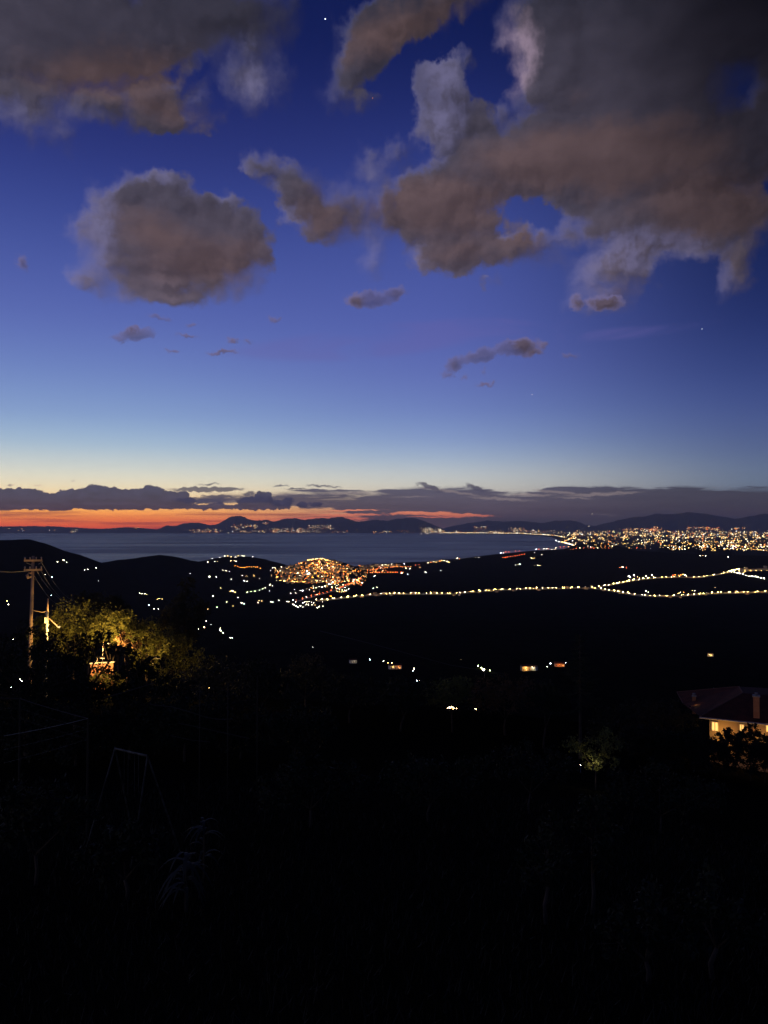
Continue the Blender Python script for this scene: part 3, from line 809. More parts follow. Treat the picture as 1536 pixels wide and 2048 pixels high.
for x, y in along([(1004, 1118), (1030, 1114), (1054, 1110)], 5):
    lamp(x, y, 'r', 0.7, label='red street lamp on the short road over the far dark ridge', group='red lamps on the ridge road')

# -- scattered lamps: farm yards and outlying houses, photograph column, row, colour, size
SCAT = """419 1159 w 1.7;433 1157 w .8;446 1143 w .7;452 1144 w .8;458 1145 w .7;380 1150 w .7;427 1197 w 1.4;442 1179 y .9;466 1187 w 1.6;470 1188 y 1;461 1186 y .9;488 1165 b 1.2;494 1166 w .9;484 1153 w .7;492 1154 y .6;508 1154 y .7;519 1159 y .6;
462 1160 w .6;494 1187 g .8;502 1186 g .7;510 1185 g .8;518 1183 g .7;525 1180 g .7;531 1178 w .7;540 1173 w 1;545 1174 w .7;539 1184 w .6;483 1210 w 1.3;488 1211 b 1;453 1207 g .8;434 1217 g .7;416 1220 y .7;378 1221 w .6;466 1214 y .5;475 1197 w .6;
519 1204 y 1;524 1205 y .9;516 1208 w .7;542 1207 w 1.1;546 1207 b .8;558 1203 w .9;573 1207 w 1.2;577 1206 w .8;581 1189 w .7;589 1181 w .7;591 1188 w .6;600 1183 w .6;606 1186 b 1.3;586 1204 b 1.2;591 1207 w .9;586 1212 w 1;589 1214 w 1.1;592 1216 w 1.1;595 1218 w 1.1;601 1216 w 1.2;606 1217 w .8;
606 1209 b 1.1;609 1207 w .8;613 1213 w 1.2;616 1213 w 1.1;610 1205 w .7;614 1206 w .7;618 1206 w .8;622 1207 w .8;627 1208 w .7;624 1212 w .7;630 1212 y .7;635 1219 w 1.2;639 1217 w 1.3;646 1215 w .9;
634 1164 w .7;640 1164 w .8;646 1165 y .8;653 1164 w .7;660 1164 w .8;666 1168 b 1.2;670 1164 w .7;678 1164 w .6;626 1179 w .9;632 1178 g .8;638 1177 w 1;645 1178 w 1.1;651 1176 g .9;659 1175 b 2.1;664 1178 y .9;613 1149 b 2;617 1154 w 2.2;615 1152 w 1;
686 1173 w .9;689 1184 w .9;694 1183 w .8;697 1181 w .9;715 1167 y 2;713 1164 y 1.5;708 1163 w 1;719 1168 o 1.4;722 1160 r 1.2;748 1155 b .8;751 1153 w .7;746 1179 b .7;754 1177 w .7;663 1196 o 1.1;660 1195 o .8;665 1199 y .8;654 1203 w .8;645 1206 w .7;634 1199 w .6;
440 1117 w .6;450 1115 w .9;456 1115 y .9;462 1116 y .8;470 1116 w .7;477 1115 y .9;484 1114 w .8;488 1115 w .7;505 1116 w .6;425 1119 w .6;415 1127 w .9;430 1125 w .6;462 1125 y .9;468 1124 y 1;472 1125 w .8;436 1125 y .6;545 1139 w 1;550 1138 w .7;563 1137 w .8;541 1144 w .6;560 1145 w .8;
115 1127 w .8;128 1127 w 1.5;133 1128 w .6;170 1142 w .6;175 1142 w .8;192 1139 w 1.1;104 1160 b 1.2;91 1152 w .6;197 1164 w .7;279 1189 g .8;284 1191 w .9;289 1191 w .9;293 1191 y .7;319 1200 y .9;315 1201 y .7;324 1200 y .6;297 1214 b 1.1;308 1221 w .9;316 1221 w .8;103 1193 b .6;
385 1256 w 1.2;397 1260 w .7;409 1260 y 1.8;412 1245 w .8;422 1251 w .5;441 1268 w 2.2;446 1269 w 1.1;441 1257 w .6;461 1279 w 1.1;464 1278 b .8;625 1296 w .5;1240 1138 r 1;1245 1138 w 1.3;1252 1138 r .7;1400 1114 w .7;1406 1114 y .7;1411 1114 w .7;1457 1117 w .8;1292 1187 w 1.5;1297 1187 w .8;
1258 1159 w 1.9;1262 1158 b 1;1269 1158 w 2.2;1275 1157 y 1;1292 1156 w 1.1;1303 1155 w 1.5;1345 1154 r 1;1350 1153 o 1;1357 1154 r .9;1362 1153 o .9;1369 1155 w 1.4;1366 1152 y .9;1385 1184 y .9;1390 1184 w .6;1430 1177 y .5;1360 1188 w 1;1368 1188 o 1;1356 1190 y 1;
915 1119 w .9;919 1120 o .7;951 1117 y .7;958 1117 w .7;1002 1110 b 1.2;1006 1109 w .8;1012 1107 r .9;1018 1106 r .7;1031 1104 r .8;1038 1104 r .7;1069 1108 w .8;1040 1131 b .8;1032 1132 w .6;1036 1132 y .5;1070 1133 y .6;1075 1133 w .7;1080 1133 y .6;1063 1119 w .8;1068 1119 y .6;1083 1112 w .7;
1072 1101 b .9;1078 1101 r .8;1088 1100 w .9;1093 1100 w .8;1098 1100 r .8;1104 1101 w .7;1110 1101 y .7;765 1133 w .9;771 1132 w .9;777 1133 y .9;783 1131 w .8;789 1133 b .7;808 1131 b 1;804 1150 w 1.3;816 1151 b .8;820 1140 b .9;812 1139 w .8;831 1132 r .7;838 1131 r .7;
856 1129 w .9;861 1127 o .8;867 1126 w .8;872 1127 y .8;879 1125 o .9;884 1124 y 1;889 1124 w .9;894 1126 w 1;898 1127 y .8;840 1138 y .7;850 1147 w .9;853 1147 b .7;881 1143 w .7;1112 1098 w .7;1120 1097 r .8;1128 1096 r .8;1136 1096 o .8"""
SC_LAB = {'w': 'white yard lamp scattered over the dark slopes and valley', 'b': 'cool bluish white yard lamp scattered over the dark valley', 'y': 'warm yellow yard lamp scattered over the dark slopes and valley',
          'o': 'orange yard lamp scattered around the dark coast slopes', 'r': 'red yard lamp scattered along the dark coast ridge', 'g': 'greenish yellow yard lamp scattered on the fields left of the town'}
for tok in SCAT.replace('\n', '').split(';'):
    x, y, k, s = tok.split()
    fx, fy = float(x), float(y)
    if fx < 330: wh = 'on the dark hillside behind the utility pole'
    elif fx < 580 and fy < 1147: wh = 'on the low headland hill left of the town'
    elif fx < 500 and fy > 1230: wh = 'just right of the tall brown tree'
    elif fx < 575: wh = 'on the dark fields left of the town'
    elif fx < 760 and fy > 1195: wh = 'in the cluster left of the valley road'
    elif fx < 760: wh = 'at the foot of the hill town'
    elif fx < 1140: wh = 'along the coast ridge right of the town'
    else: wh = 'on the dark plain around the forked valley road'
    cn = {'w': 'white', 'b': 'bluish white', 'y': 'warm yellow', 'o': 'orange', 'r': 'red', 'g': 'greenish yellow'}[k]
    lamp(fx, fy, k, float(s) * 0.95, 'yard_lamp', 'small ' + cn + ' yard lamp ' + wh, 'yard lamp', cn + ' yard lamps ' + wh)

# ---------------------------------------------------------------- houses, five kinds, lit windows
def house_mesh(w, d, h, roof, wall_mat, seed, lit=0.3):
    rd = random.Random(seed)
    bb = Build()
    bb.box((-w / 2, -d / 2, -6), (w / 2, d / 2, h), 0)
    o = 0.45
    if roof == 'gable':
        v = [(-w / 2 - o, -d / 2 - o, h), (w / 2 + o, -d / 2 - o, h), (w / 2 + o, d / 2 + o, h), (-w / 2 - o, d / 2 + o, h), (-w / 2 - o, 0, h + d * 0.24), (w / 2 + o, 0, h + d * 0.24)]
        bb.add(v, [(0, 1, 5, 4), (2, 3, 4, 5), (0, 4, 3), (1, 2, 5), (3, 2, 1, 0)], 1)
    elif roof == 'hip':
        v = [(-w / 2 - o, -d / 2 - o, h), (w / 2 + o, -d / 2 - o, h), (w / 2 + o, d / 2 + o, h), (-w / 2 - o, d / 2 + o, h), (-w / 4, 0, h + d * 0.24), (w / 4, 0, h + d * 0.24)]
        bb.add(v, [(0, 1, 5, 4), (2, 3, 4, 5), (0, 4, 3), (1, 2, 5), (3, 2, 1, 0)], 1)
    else:
        for a in ((-w / 2, -d / 2, w / 2, -d / 2 + .3), (-w / 2, d / 2 - .3, w / 2, d / 2), (-w / 2, -d / 2 + .3, -w / 2 + .3, d / 2 - .3), (w / 2 - .3, -d / 2 + .3, w / 2, d / 2 - .3)):
            bb.box((a[0], a[1], h + 0.002), (a[2], a[3], h + 0.9), 0)
    for fl in range(int(h // 3)):
        for sgn in (-1, 1):
            n = max(2, int(w // 3))
            for i in range(n):
                x = -w / 2 + (i + 0.5) * w / n
                m_ = 2 if rd.random() < lit else 3
                bb.box((x - .55, sgn * (d / 2 + .03) - .03, fl * 3 + 0.9), (x + .55, sgn * (d / 2 + .03) + .03, fl * 3 + 2.3), m_)
            n = max(2, int(d // 3))
            for i in range(n):
                y = -d / 2 + (i + 0.5) * d / n
                m_ = 2 if rd.random() < lit else 3
                bb.box((sgn * (w / 2 + .03) - .03, y - .55, fl * 3 + 0.9), (sgn * (w / 2 + .03) + .03, y + .55, fl * 3 + 2.3), m_)
    return bb.mesh('town_house', [wall_mat, m_tile, m_pane, m_shutter])
m_shutter = material('dark_shutter', (0.05, 0.04, 0.03), 0.7, 0.3)
HOUSE = [house_mesh(11, 9, 6.2, 'gable', m_plaster, 1), house_mesh(9, 8, 9.2, 'hip', m_plaster2, 2, .25), house_mesh(14, 9, 6.4, 'flat', m_plaster2, 3, .2), house_mesh(8, 8, 9.4, 'gable', m_plaster, 4), house_mesh(16, 10, 9.6, 'hip', m_plaster, 5, .2), house_mesh(10, 7, 3.6, 'gable', m_plaster2, 6, .5)]
def house(p, k, label, group, name='town_house', s=1.0, rot=None):
    o = bpy.data.objects.new(name, HOUSE[k]); o.location = p
    o.rotation_euler = (0, 0, random.uniform(0, 3.14) if rot is None else rot); o.scale = (s, s, s)
    return link(o, None, label, 'house', group)

def town_point(spread=1.0):
    """a random spot on the town hill or in the quarters around its foot, in picture coordinates"""
    while True:
        x = random.gauss(645, 46); y = random.uniform(1119, 1168)
        top = 1121 + ((x - 643) / 90.0) ** 2 * 26
        if x < 560 or x > 735: continue
        if y < top: continue
        if y > 1150 and random.random() < 0.45: continue
        return x, y
placed = []
def free(p, r):
    for q_ in placed:
        if abs(q_.x - p.x) < r and abs(q_.y - p.y) < r: return False
    placed.append(p); return True
n = 0
while n < 205:
    x, y = town_point(); p = hit(x, y, 2500)
    if p is None or not free(p, 11): continue
    house(p, random.randrange(6), 'plastered house packed among orange lamps on the town hill', 'houses of the hill town'); n += 1
# the rest of the town, smaller in view, as one mass
vv, ff, mi, nn = [], [], [], 0
extra = [random.choice([(random.uniform(720, 745), random.uniform(1131, 1140)), (random.uniform(745, 800), random.uniform(1130, 1134)), (random.uniform(560, 600), random.uniform(1132, 1160)), town_point()]) for _ in range(300)]
for x, y in extra:
    p = hit(x, y, 2500)
    if p is None: continue
    me = HOUSE[random.randrange(6)]; a = random.uniform(0, 3.14); ca, sa = math.cos(a), math.sin(a)
    co = np.zeros(len(me.vertices) * 3); me.vertices.foreach_get('co', co); co = co.reshape(-1, 3)
    vv.append(np.stack([co[:, 0] * ca - co[:, 1] * sa + p.x, co[:, 0] * sa + co[:, 1] * ca + p.y, co[:, 2] + p.z], 1))
    for f in me.polygons: ff.append(tuple(v + nn for v in f.vertices)); mi.append(f.material_index + (4 if me.materials[0] == m_plaster2 and f.material_index == 0 else 0))
    nn += len(co)
obj('town_buildings', mesh('town_buildings', np.concatenate(vv), ff, [m_plaster, m_tile, m_pane, m_shutter, m_plaster2], mat_idx=mi), kind='stuff')
# street lamps on the crest of the town, which show largest, one by one
for i in range(16):
    lamp(616 + i * 2.9 + random.uniform(-1, 1), 1120 + abs(i - 7) * 0.5 + random.uniform(-0.6, 0.8), 'y', random.uniform(0.8, 1.2), label='bright yellow street lamp along the crest of the town hill', group='street lamps on the town crest')

# roadside houses on the valley road
for i in range(46):
    x = random.uniform(700, 1200) if i < 34 else random.uniform(1200, 1530)
    y = float(np.interp(x, [p[0] for p in LOWER], [p[1] for p in LOWER])) + random.choice([-2.2, -1.6, 1.6, 2.4])
    p = hit(x, y, 1500)
    if p is not None: house(p, random.randrange(6), 'small house standing beside the lamps of the lower valley road', 'houses along the valley road', s=0.9)

# ---------------------------------------------------------------- masses of far lights
from mathutils.bvhtree import BVHTree
_mt = []
for o in sc.objects:
    if o.name.startswith('mountains'):
        _mt.append(BVHTree.FromPolygons([v.co.copy() for v in o.data.vertices], [tuple(p.vertices) for p in o.data.polygons]))
def far_hit(px, py):
    X, Y, Z = ray(px, py)
    d = Vector((X, Y, Z)).normalized(); e = Vector((0, 0, EYE))
    best = hit(px, py, 5000)
    bd = (best - e).length if best is not None else 1e9
    for t in _mt:
        loc, _n, _i, dist = t.ray_cast(e, d)
        if loc is not None and dist < bd: best, bd = loc, dist
    return best
class Mass:
    """many small glowing lanterns joined into one mesh"""
    def __init__(s): s.v, s.f, s.m, s.n = [], [], [], 0
    def add(s, p, r, mi, tall=1.0):
        s.v.append(OCT_V * np.array([r, r, r * tall]) + np.array([p.x, p.y, p.z + r * 0.8]))
        s.f.append(OCT_F + s.n); s.m += [mi] * 8; s.n += 6
    def obj(s, name, mats, label):
        o = obj(name, mesh(name, np.concatenate(s.v), np.concatenate(s.f), mats, mat_idx=s.m), kind='stuff', label=label)
        return o
KEYS = 'wbyorg'
FM = [GLOWFAR[k] for k in KEYS]
m_dimfar = {k: glow('faint_glow_' + n_, k, 3.6, 'NONE') for k, n_ in zip('wyo', ('white', 'warm', 'orange'))}
FM2 = FM + [m_dimfar[k] for k in 'wyo']

def size(p, s=1.0):
    return s * p.length / 739.0 * random.choice([0.20, 0.24, 0.28, 0.34, 0.45]) 
def pick(w):
    return random.choices(range(9), weights=w)[0]

def over(mass, pts, w, s=1.0, tall=1.0):
    for x, y in pts:
        p = far_hit(x, y)
        if p is not None: mass.add(p, size(p, s), pick(w), tall)
def scatter(n, x0, x1, y0, y1, f=None):
    out = []
    while len(out) < n:
        x, y = random.uniform(x0, x1), random.uniform(y0, y1)
        if f is None or random.random() < f(x, y): out.append((x, y))
    return out
def clumps(n, x0, x1, y0, y1, m, sx, sy, f=None):
    out = []
    for x, y in scatter(n, x0, x1, y0, y1, f):
        for _ in range(random.randint(1, m)): out.append((x + random.gauss(0, sx), y + random.gauss(0, sy)))
    return out

plain = Mass()
def dens(x, y):
    t = (y - 1062) / 36.0
    edge = np.interp(x, [1130, 1150, 1200, 1536], [0.35, 0.7, 1, 1])
    # far rows are the densest, and the ground empties towards the low hills
    return edge * float(np.interp(y, [1060, 1064, 1070, 1078, 1088, 1096, 1102], [0.2, 1.0, 0.95, 0.5, 0.42, 0.22, 0.0]))
wts = [14, 3, 36, 7, 2, 1, 10, 30, 10]
over(plain, scatter(740, 1132, 1540, 1062, 1098, dens), wts, 0.95)
over(plain, clumps(120, 1150, 1540, 1064, 1094, 6, 4, 1.0, dens), wts, 0.9)
over(plain, clumps(40, 1340, 1540, 1082, 1102, 5, 6, 1.2), wts, 1.1)
over(plain, clumps(26, 1240, 1320, 1058, 1062, 7, 5, 0.7) + clumps(8, 1290, 1316, 1054, 1059, 8, 4, 1), [2, 0, 10, 20, 10, 0, 4, 8, 12], 0.7)
over(plain, clumps(22, 1374, 1440, 1055, 1060, 8, 4, 0.8) + clumps(10, 1466, 1488, 1056, 1058, 5, 3, 0.5), [6, 0, 10, 18, 10, 0, 4, 8, 12], 0.7)
over(plain, along([(1482, 1094), (1505, 1099), (1540, 1102)], 2.5), [4, 0, 20, 10, 0, 0, 0, 6, 0], 0.8)
over(plain, clumps(22, 1400, 1540, 1090, 1100, 5, 5, 1), [18, 4, 24, 3, 2, 0, 6, 6, 2], 1.1)
plain.obj('plain_city_lights', FM2, 'dense golden and white city lights spread over the far plain right of the bay')

coast = Mass()
over(coast, along([(880, 1066), (960, 1066), (1040, 1067), (1080, 1069), (1110, 1071), (1130, 1075)], 1.3), [24, 3, 30, 4, 0, 0, 6, 10, 2], 0.8)
over(coast, clumps(34, 846, 885, 1058, 1066, 6, 4, 1.5), [22, 3, 26, 10, 0, 0, 6, 10, 2], 0.7)
over(coast, clumps(40, 890, 1130, 1062, 1067, 4, 6, 0.8), [10, 3, 20, 6, 0, 0, 10, 16, 6], 0.7)
over(coast, clumps(10, 948, 975, 1053, 1058, 5, 3, 1) + clumps(22, 1022, 1048, 1056, 1066, 4, 4, 1.5) + clumps(8, 1050, 1080, 1060, 1064, 3, 3, 1), [12, 2, 14, 12, 2, 0, 10, 16, 6], 0.7)
over(coast, along([(1125, 1085), (1140, 1089), (1150, 1092)], 1.6), [30, 2, 24, 0, 0, 0, 0, 0, 0], 1.5)
over(coast, [(1112, 1082), (1117, 1084), (1119, 1084), (1122, 1085)], [20, 10, 0, 0, 0, 0, 0, 0, 0], 1.3)
over(coast, along([(1132, 1082), (1150, 1071)], 2.2), [10, 0, 20, 10, 0, 0, 0, 0, 0], 1.0)
over(coast, clumps(30, 1125, 1165, 1068, 1090, 3, 4, 1.5), [14, 2, 20, 4, 0, 0, 8, 12, 4], 0.9)
coast.obj('coast_city_lights', FM2, 'string of golden city lights along the curved far shore of the bay')

across = Mass()
for n_, x0, x1, y0, y1, m, sx in ((16, 386, 414, 1059, 1065, 6, 3), (16, 416, 446, 1058, 1065, 6, 3), (26, 464, 490, 1049, 1064, 5, 3), (18, 496, 516, 1048, 1056, 5, 3), (50, 484, 640, 1060, 1065, 4, 6), (34, 545, 612, 1057, 1064, 5, 5),
                                (34, 612, 666, 1051, 1058, 5, 4), (12, 526, 536, 1045, 1048, 2, 2), (20, 590, 690, 1063, 1065, 4, 6), (6, 690, 712, 1060, 1064, 3, 3), (10, 748, 776, 1063, 1066, 4, 3), (12, 780, 845, 1061, 1066, 2, 4),
                                (5, 140, 152, 1058, 1063, 4, 2), (3, 132, 163, 1064, 1065, 3, 2), (8, 180, 232, 1056, 1058, 2, 3), (4, 268, 276, 1056, 1058, 2, 1), (8, 0, 110, 1056, 1062, 3, 8), (5, 452, 530, 1064, 1065, 3, 6)):
    over(across, clumps(n_, x0, x1, y0, y1, m, sx, 0.7), [10, 2, 12, 12, 2, 0, 16, 22, 16], 0.56)
across.obj('village_lights', FM2, 'clusters of tiny warm lights on the mountain foot across the bay')

# the many remaining lamps of the near town, too many to count
rest = Mass()
TM = [GLOW[k] for k in KEYS] + [glow('small_glow_' + n_, k, 30.0) for k, n_ in zip('wyo', ('white', 'warm', 'orange'))]
def town_rest(pts, w, s):
    for x, y in pts:
        p = hit(x, y, 2500)
        if p is not None:
            r = s * random.uniform(0.6, 1.3); p.z += 3.5; rest.add(p, r * 0.56, pick(w))
town_rest([town_point() for _ in range(330)], [3, 0, 8, 60, 12, 0, 2, 8, 50], 1.5)
town_rest([town_point() for _ in range(85)], [4, 0, 12, 60, 0, 0, 2, 6, 10], 2.0)
town_rest(along([(1140, 1100), (1160, 1097), (1225, 1097)], 7) + along([(1262, 1098), (1300, 1098), (1345, 1096)], 9), [6, 0, 4, 10, 30, 0, 4, 4, 10], 2.0)
town_rest(scatter(60, 625, 675, 1128, 1146), [4, 0, 40, 20, 0, 0, 0, 20, 20], 1.7)
town_rest(clumps(26, 718, 800, 1131, 1136, 3, 3, 1) + clumps(14, 735, 775, 1136, 1146, 3, 4, 1), [6, 1, 12, 24, 10, 0, 4, 8, 10], 1.3)
town_rest(clumps(30, 540, 610, 1133, 1163, 3, 4, 1.5), [10, 1, 12, 20, 6, 0, 6, 8, 10], 1.3)
town_rest(along([(560, 1163), (590, 1165), (620, 1165), (640, 1160)], 3), [6, 1, 20, 6, 2, 4, 0, 8, 4], 1.4)
town_rest(clumps(26, 606, 690, 1160, 1186, 3, 4, 1.2), [16, 2, 14, 6, 2, 6, 4, 8, 4], 1.1)
town_rest(clumps(26, 690, 730, 1148, 1172, 3, 4, 1.5), [10, 2, 16, 14, 6, 0, 4, 8, 4], 1.3)
rest.obj('town_lights', TM, 'the many small orange lights filling the hill town and the coast beside it')
print('lamps', used_lamps)

# ---------------------------------------------------------------- floodlit building on the knoll at the right edge
kp = hit(1512, 1141, 2500)
m_stone = material('pale_floodlit_stone', (0.55, 0.46, 0.30), 0.9, 0.2, vary=(0.42, 0.34, 0.22), scale=0.3)
ab = empty('hilltop_convent', kp, label='long floodlit stone building with two short towers on the knoll at right', cat='building')
bb = Build()
for x0, x1, h in ((-78, -60, 9), (-60, -48, 17), (-48, 4, 8), (4, 44, 11), (44, 56, 23), (56, 100, 10)):
    bb.box((x0, -8, -12), (x1 - 0.02, 8, h), 0)
for x0, x1, h in ((-120, -20, -9), (-20, 90, -7)):
    bb.box((x0, -34, -26), (x1 - 0.02, -31, h + 2), 0)
bb.obj('wall', [m_stone], ab)
rb = Build()
for x0, x1, h in ((-78, -60, 9), (-48, 4, 8), (4, 44, 11), (56, 100, 10)):
    v = [(x0, -8.5, h), (x1, -8.5, h), (x1, 8.5, h), (x0, 8.5, h), (x0, 0, h + 3), (x1, 0, h + 3)]
    rb.add(v, [(0, 1, 5, 4), (2, 3, 4, 5), (0, 4, 3), (1, 2, 5)], 0)
rb.obj('roof', [m_tile], ab)
for i in range(14):
    lp = Build(); lp.ball((-100 + i * 14.5, -25 - (i % 2) * 16, 1.2 - (i % 2) * 11), 0.9, 0); lp.tube([(-100 + i * 14.5, -25 - (i % 2) * 16, -20), (-100 + i * 14.5, -25 - (i % 2) * 16, -2 - (i % 2) * 11)], 0.15)
    lp.obj('floodlight', [GLOW['y'], m_steel], ab)
# ---------------------------------------------------------------- trees and shrubs
def leaf_mat(name, a, b):
    m = material(name, a, 0.75, 0.25, vary=b, scale=1.3)
    return m
m_leaf = leaf_mat('olive_green_leaf', (0.10, 0.105, 0.020), (0.17, 0.15, 0.030))
m_leaf2 = leaf_mat('rusty_leaf', (0.16, 0.07, 0.025), (0.10, 0.055, 0.02))
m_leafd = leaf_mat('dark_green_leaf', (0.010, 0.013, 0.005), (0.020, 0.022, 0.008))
m_leafb = leaf_mat('brown_green_leaf', (0.055, 0.042, 0.018), (0.035, 0.034, 0.014))
m_bark = material('bark', (0.10, 0.07, 0.045), 0.95, 0.1, vary=(0.05, 0.035, 0.025), scale=3.0, bump=0.5)

def leaves(centres, n, size, seed, droop=0.0, aspect=0.45):
    """n pointed leaves spread through clumps around the blobs (x, y, z, radius, flattening)"""
    r = np.random.RandomState(seed)
    V, cnt = [], 0
    vol = np.array([c[3] ** 2 for c in centres]); vol = vol / vol.sum()
    for c, p in zip(centres, vol):
        k = max(4, int(n * p)); nc = max(8, int(26 * c[3]))
        d = r.normal(size=(nc, 3)); d /= np.linalg.norm(d, axis=1)[:, None]
        cc = d * (c[3] * r.uniform(0.45, 1.02, (nc, 1))) * np.array([1, 1, c[4] if len(c) > 4 else 0.8])
        cr = c[3] * r.uniform(0.10, 0.34, nc)
        pick_ = r.randint(0, nc, k)
        q_ = cc[pick_] + r.normal(size=(k, 3)) * cr[pick_][:, None] * 0.55
        q_ += np.array(c[:3])
        a = r.normal(size=(k, 3)); a[:, 2] -= droop; a /= np.linalg.norm(a, axis=1)[:, None]
        b_ = np.cross(a, r.normal(size=(k, 3))); b_ /= np.linalg.norm(b_, axis=1)[:, None]
        L = size * r.uniform(0.6, 1.4, (k, 1))
        V.append(np.stack([q_ - a * L * .5, q_ + b_ * L * aspect * .5 + a * L * .05, q_ + a * L * .5, q_ - b_ * L * aspect * .5 + a * L * .05], 1).reshape(-1, 3)); cnt += k
    return np.concatenate(V), np.arange(cnt * 4).reshape(-1, 4)

def limbs(base, blobs, r0, seed):
    rd = random.Random(seed)
    bb = Build()
    top = max(b[2] for b in blobs)
    c = Vector((sum(b[0] for b in blobs) / len(blobs), sum(b[1] for b in blobs) / len(blobs), 0))
    fork = Vector((c.x * 0.35, c.y * 0.35, top * 0.38))
    bb.tube([(0, 0, -0.6), (fork.x * .4 + rd.uniform(-.1, .1), fork.y * .4, fork.z * 0.5), fork], [r0 * 1.3, r0, r0 * 0.8], 7)
    for b_ in blobs:
        e = Vector(b_[:3]); mid = fork.lerp(e, 0.5) + Vector((rd.uniform(-.3, .3), rd.uniform(-.3, .3), rd.uniform(0, .3))) * b_[3] * .5
        bb.tube([fork, mid, e], [r0 * 0.6, r0 * 0.4, r0 * 0.18], 5)
        for k in range(5):
            t = e + Vector((rd.gauss(0, 1), rd.gauss(0, 1), rd.gauss(0.2, .8))).normalized() * b_[3] * 0.85
            bb.tube([mid.lerp(e, rd.uniform(0.3, 1)), t], [r0 * 0.2, r0 * 0.06], 4)
    return bb

def tree(px, py, dist, blobs_px, n, leaf, mat, label, name='tree', cat='tree', group=None, seed=0, r0=0.14, droop=0.0, flat=0.8, ground_z=None):
    """tree whose blobs are given in picture pixels around (px, py) and stand at distance dist"""
    P0 = at(px, py, dist)
    gz = ground(P0.x, P0.y) if ground_z is None else ground_z
    gz = min(gz, P0.z - 0.3)
    base = Vector((P0.x, P0.y, gz))
    rd = random.Random(seed)
    mpp = dist / F
    side = Vector((math.cos(-math.atan2(P0.x, P0.y)), math.sin(-math.atan2(P0.x, P0.y)), 0))
    fwd = Vector((P0.x, P0.y, 0)).normalized()
    bl = []
    for dx, dy, r in blobs_px:
        off = side * dx * mpp + fwd * rd.uniform(-0.6, 0.6) * r * mpp
        bl.append((off.x, off.y, P0.z - gz - dy * mpp, r * mpp, flat))
    root = empty(name, base, label=label, cat=cat, group=group)
    limbs(base, bl, r0, seed).obj('trunk', [m_bark], root, smooth=True)
    v, f = leaves(bl, n, leaf, seed + 1, droop)
    obj('crown', mesh('crown', v, f, mat), root)
    return root

# -- lamplit trees behind the dark ones on the left (the lane lamps stand among them)
G1 = 'lamplit trees by the lane'
LIT = [
    (150, 1238, 88, [(0, 0, 44), (-30, 12, 26), (24, 14, 28), (0, 50, 40)], m_leaf, 'olive green tree lit by the lane lamp, just right of the short post'),
    (222, 1252, 84, [(0, 0, 40), (22, -12, 24), (-24, 14, 28)], m_leaf, 'brightest yellow green tree in the lamplight above the dark foliage'),
    (196, 1222, 97, [(0, 0, 40), (-26, -6, 26), (30, 6, 26)], m_leafb, 'dim brownish tree rising behind the brightest lamplit tree'),
    (292, 1272, 83, [(0, 0, 38), (26, 18, 26), (-20, -12, 22), (0, 46, 34)], m_leaf, 'lamplit green tree right of the brightest one with reddish leaves beside it'),
    (338, 1290, 88, [(0, 0, 38), (26, 6, 24), (-26, 14, 24), (6, 46, 40), (50, 40, 34)], m_leaf, 'dim olive tree at the right end of the lamplit row'),
    (236, 1216, 103, [(0, 0, 20), (-8, -14, 14), (10, 12, 16)], m_leafb, 'thin dim treetop standing highest above the lamplit row'),
    (178, 1204, 104, [(0, 0, 24), (-10, 16, 20), (14, 14, 18)], m_leafb, 'dim treetop behind the lamplit row above the bright tree'),
    (92, 1258, 92, [(0, 0, 26), (-20, 12, 18)], m_leaf, 'small lamplit tree at the foot of the short post'),
]
for i, (x, y, d, bl, mt, lb) in enumerate(LIT):
    tree(x, y, d, bl, 5200, 0.26, mt, lb, group=G1, seed=100 + i)
tree(250, 1282, 80, [(0, 0, 17), (22, 6, 12)], 700, 0.28, m_leaf2, 'rusty red shrub glowing between two lamplit green trees', 'shrub', 'shrub', seed=140, r0=0.05)
tree(206, 1360, 77, [(0, 0, 20), (22, 4, 18), (-20, 2, 16), (0, 26, 24), (26, 24, 20)], 3200, 0.26, m_leaf, 'bright yellow green hedge bush lit below the terracotta wall', 'shrub', 'shrub', seed=141, r0=0.05)
tree(368, 1200, 98, [(0, 0, 26), (4, -30, 18), (-16, 22, 26), (20, 28, 30), (-30, 46, 22), (8, 52, 34), (36, 10, 16)], 7000, 0.26, m_leafb, 'tall dim brown tree standing apart right of the lamplit trees', seed=150, r0=0.2)

# -- dark trees in front on the left, seen against the light behind
G2 = 'dark foreground trees on the left'
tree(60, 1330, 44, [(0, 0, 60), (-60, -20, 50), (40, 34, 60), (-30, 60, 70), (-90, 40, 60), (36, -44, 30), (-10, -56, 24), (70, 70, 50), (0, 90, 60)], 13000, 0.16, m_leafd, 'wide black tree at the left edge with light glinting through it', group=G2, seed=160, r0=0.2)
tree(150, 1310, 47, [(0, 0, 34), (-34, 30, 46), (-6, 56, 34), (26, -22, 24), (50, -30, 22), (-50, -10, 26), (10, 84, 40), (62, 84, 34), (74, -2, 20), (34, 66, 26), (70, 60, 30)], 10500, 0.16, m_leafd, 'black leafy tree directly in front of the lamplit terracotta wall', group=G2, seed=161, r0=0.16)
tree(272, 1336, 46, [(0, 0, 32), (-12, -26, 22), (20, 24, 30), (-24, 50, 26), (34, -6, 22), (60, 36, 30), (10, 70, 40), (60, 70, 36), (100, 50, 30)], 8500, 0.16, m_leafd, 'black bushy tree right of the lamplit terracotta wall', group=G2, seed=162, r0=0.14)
tree(206, 1334, 58, [(0, 0, 15), (-14, 6, 10), (15, 8, 10)], 420, 0.20, m_leafd, 'sparse black sapling whose leaves break up the terracotta wall', 'sapling', 'tree', seed=165, r0=0.03)
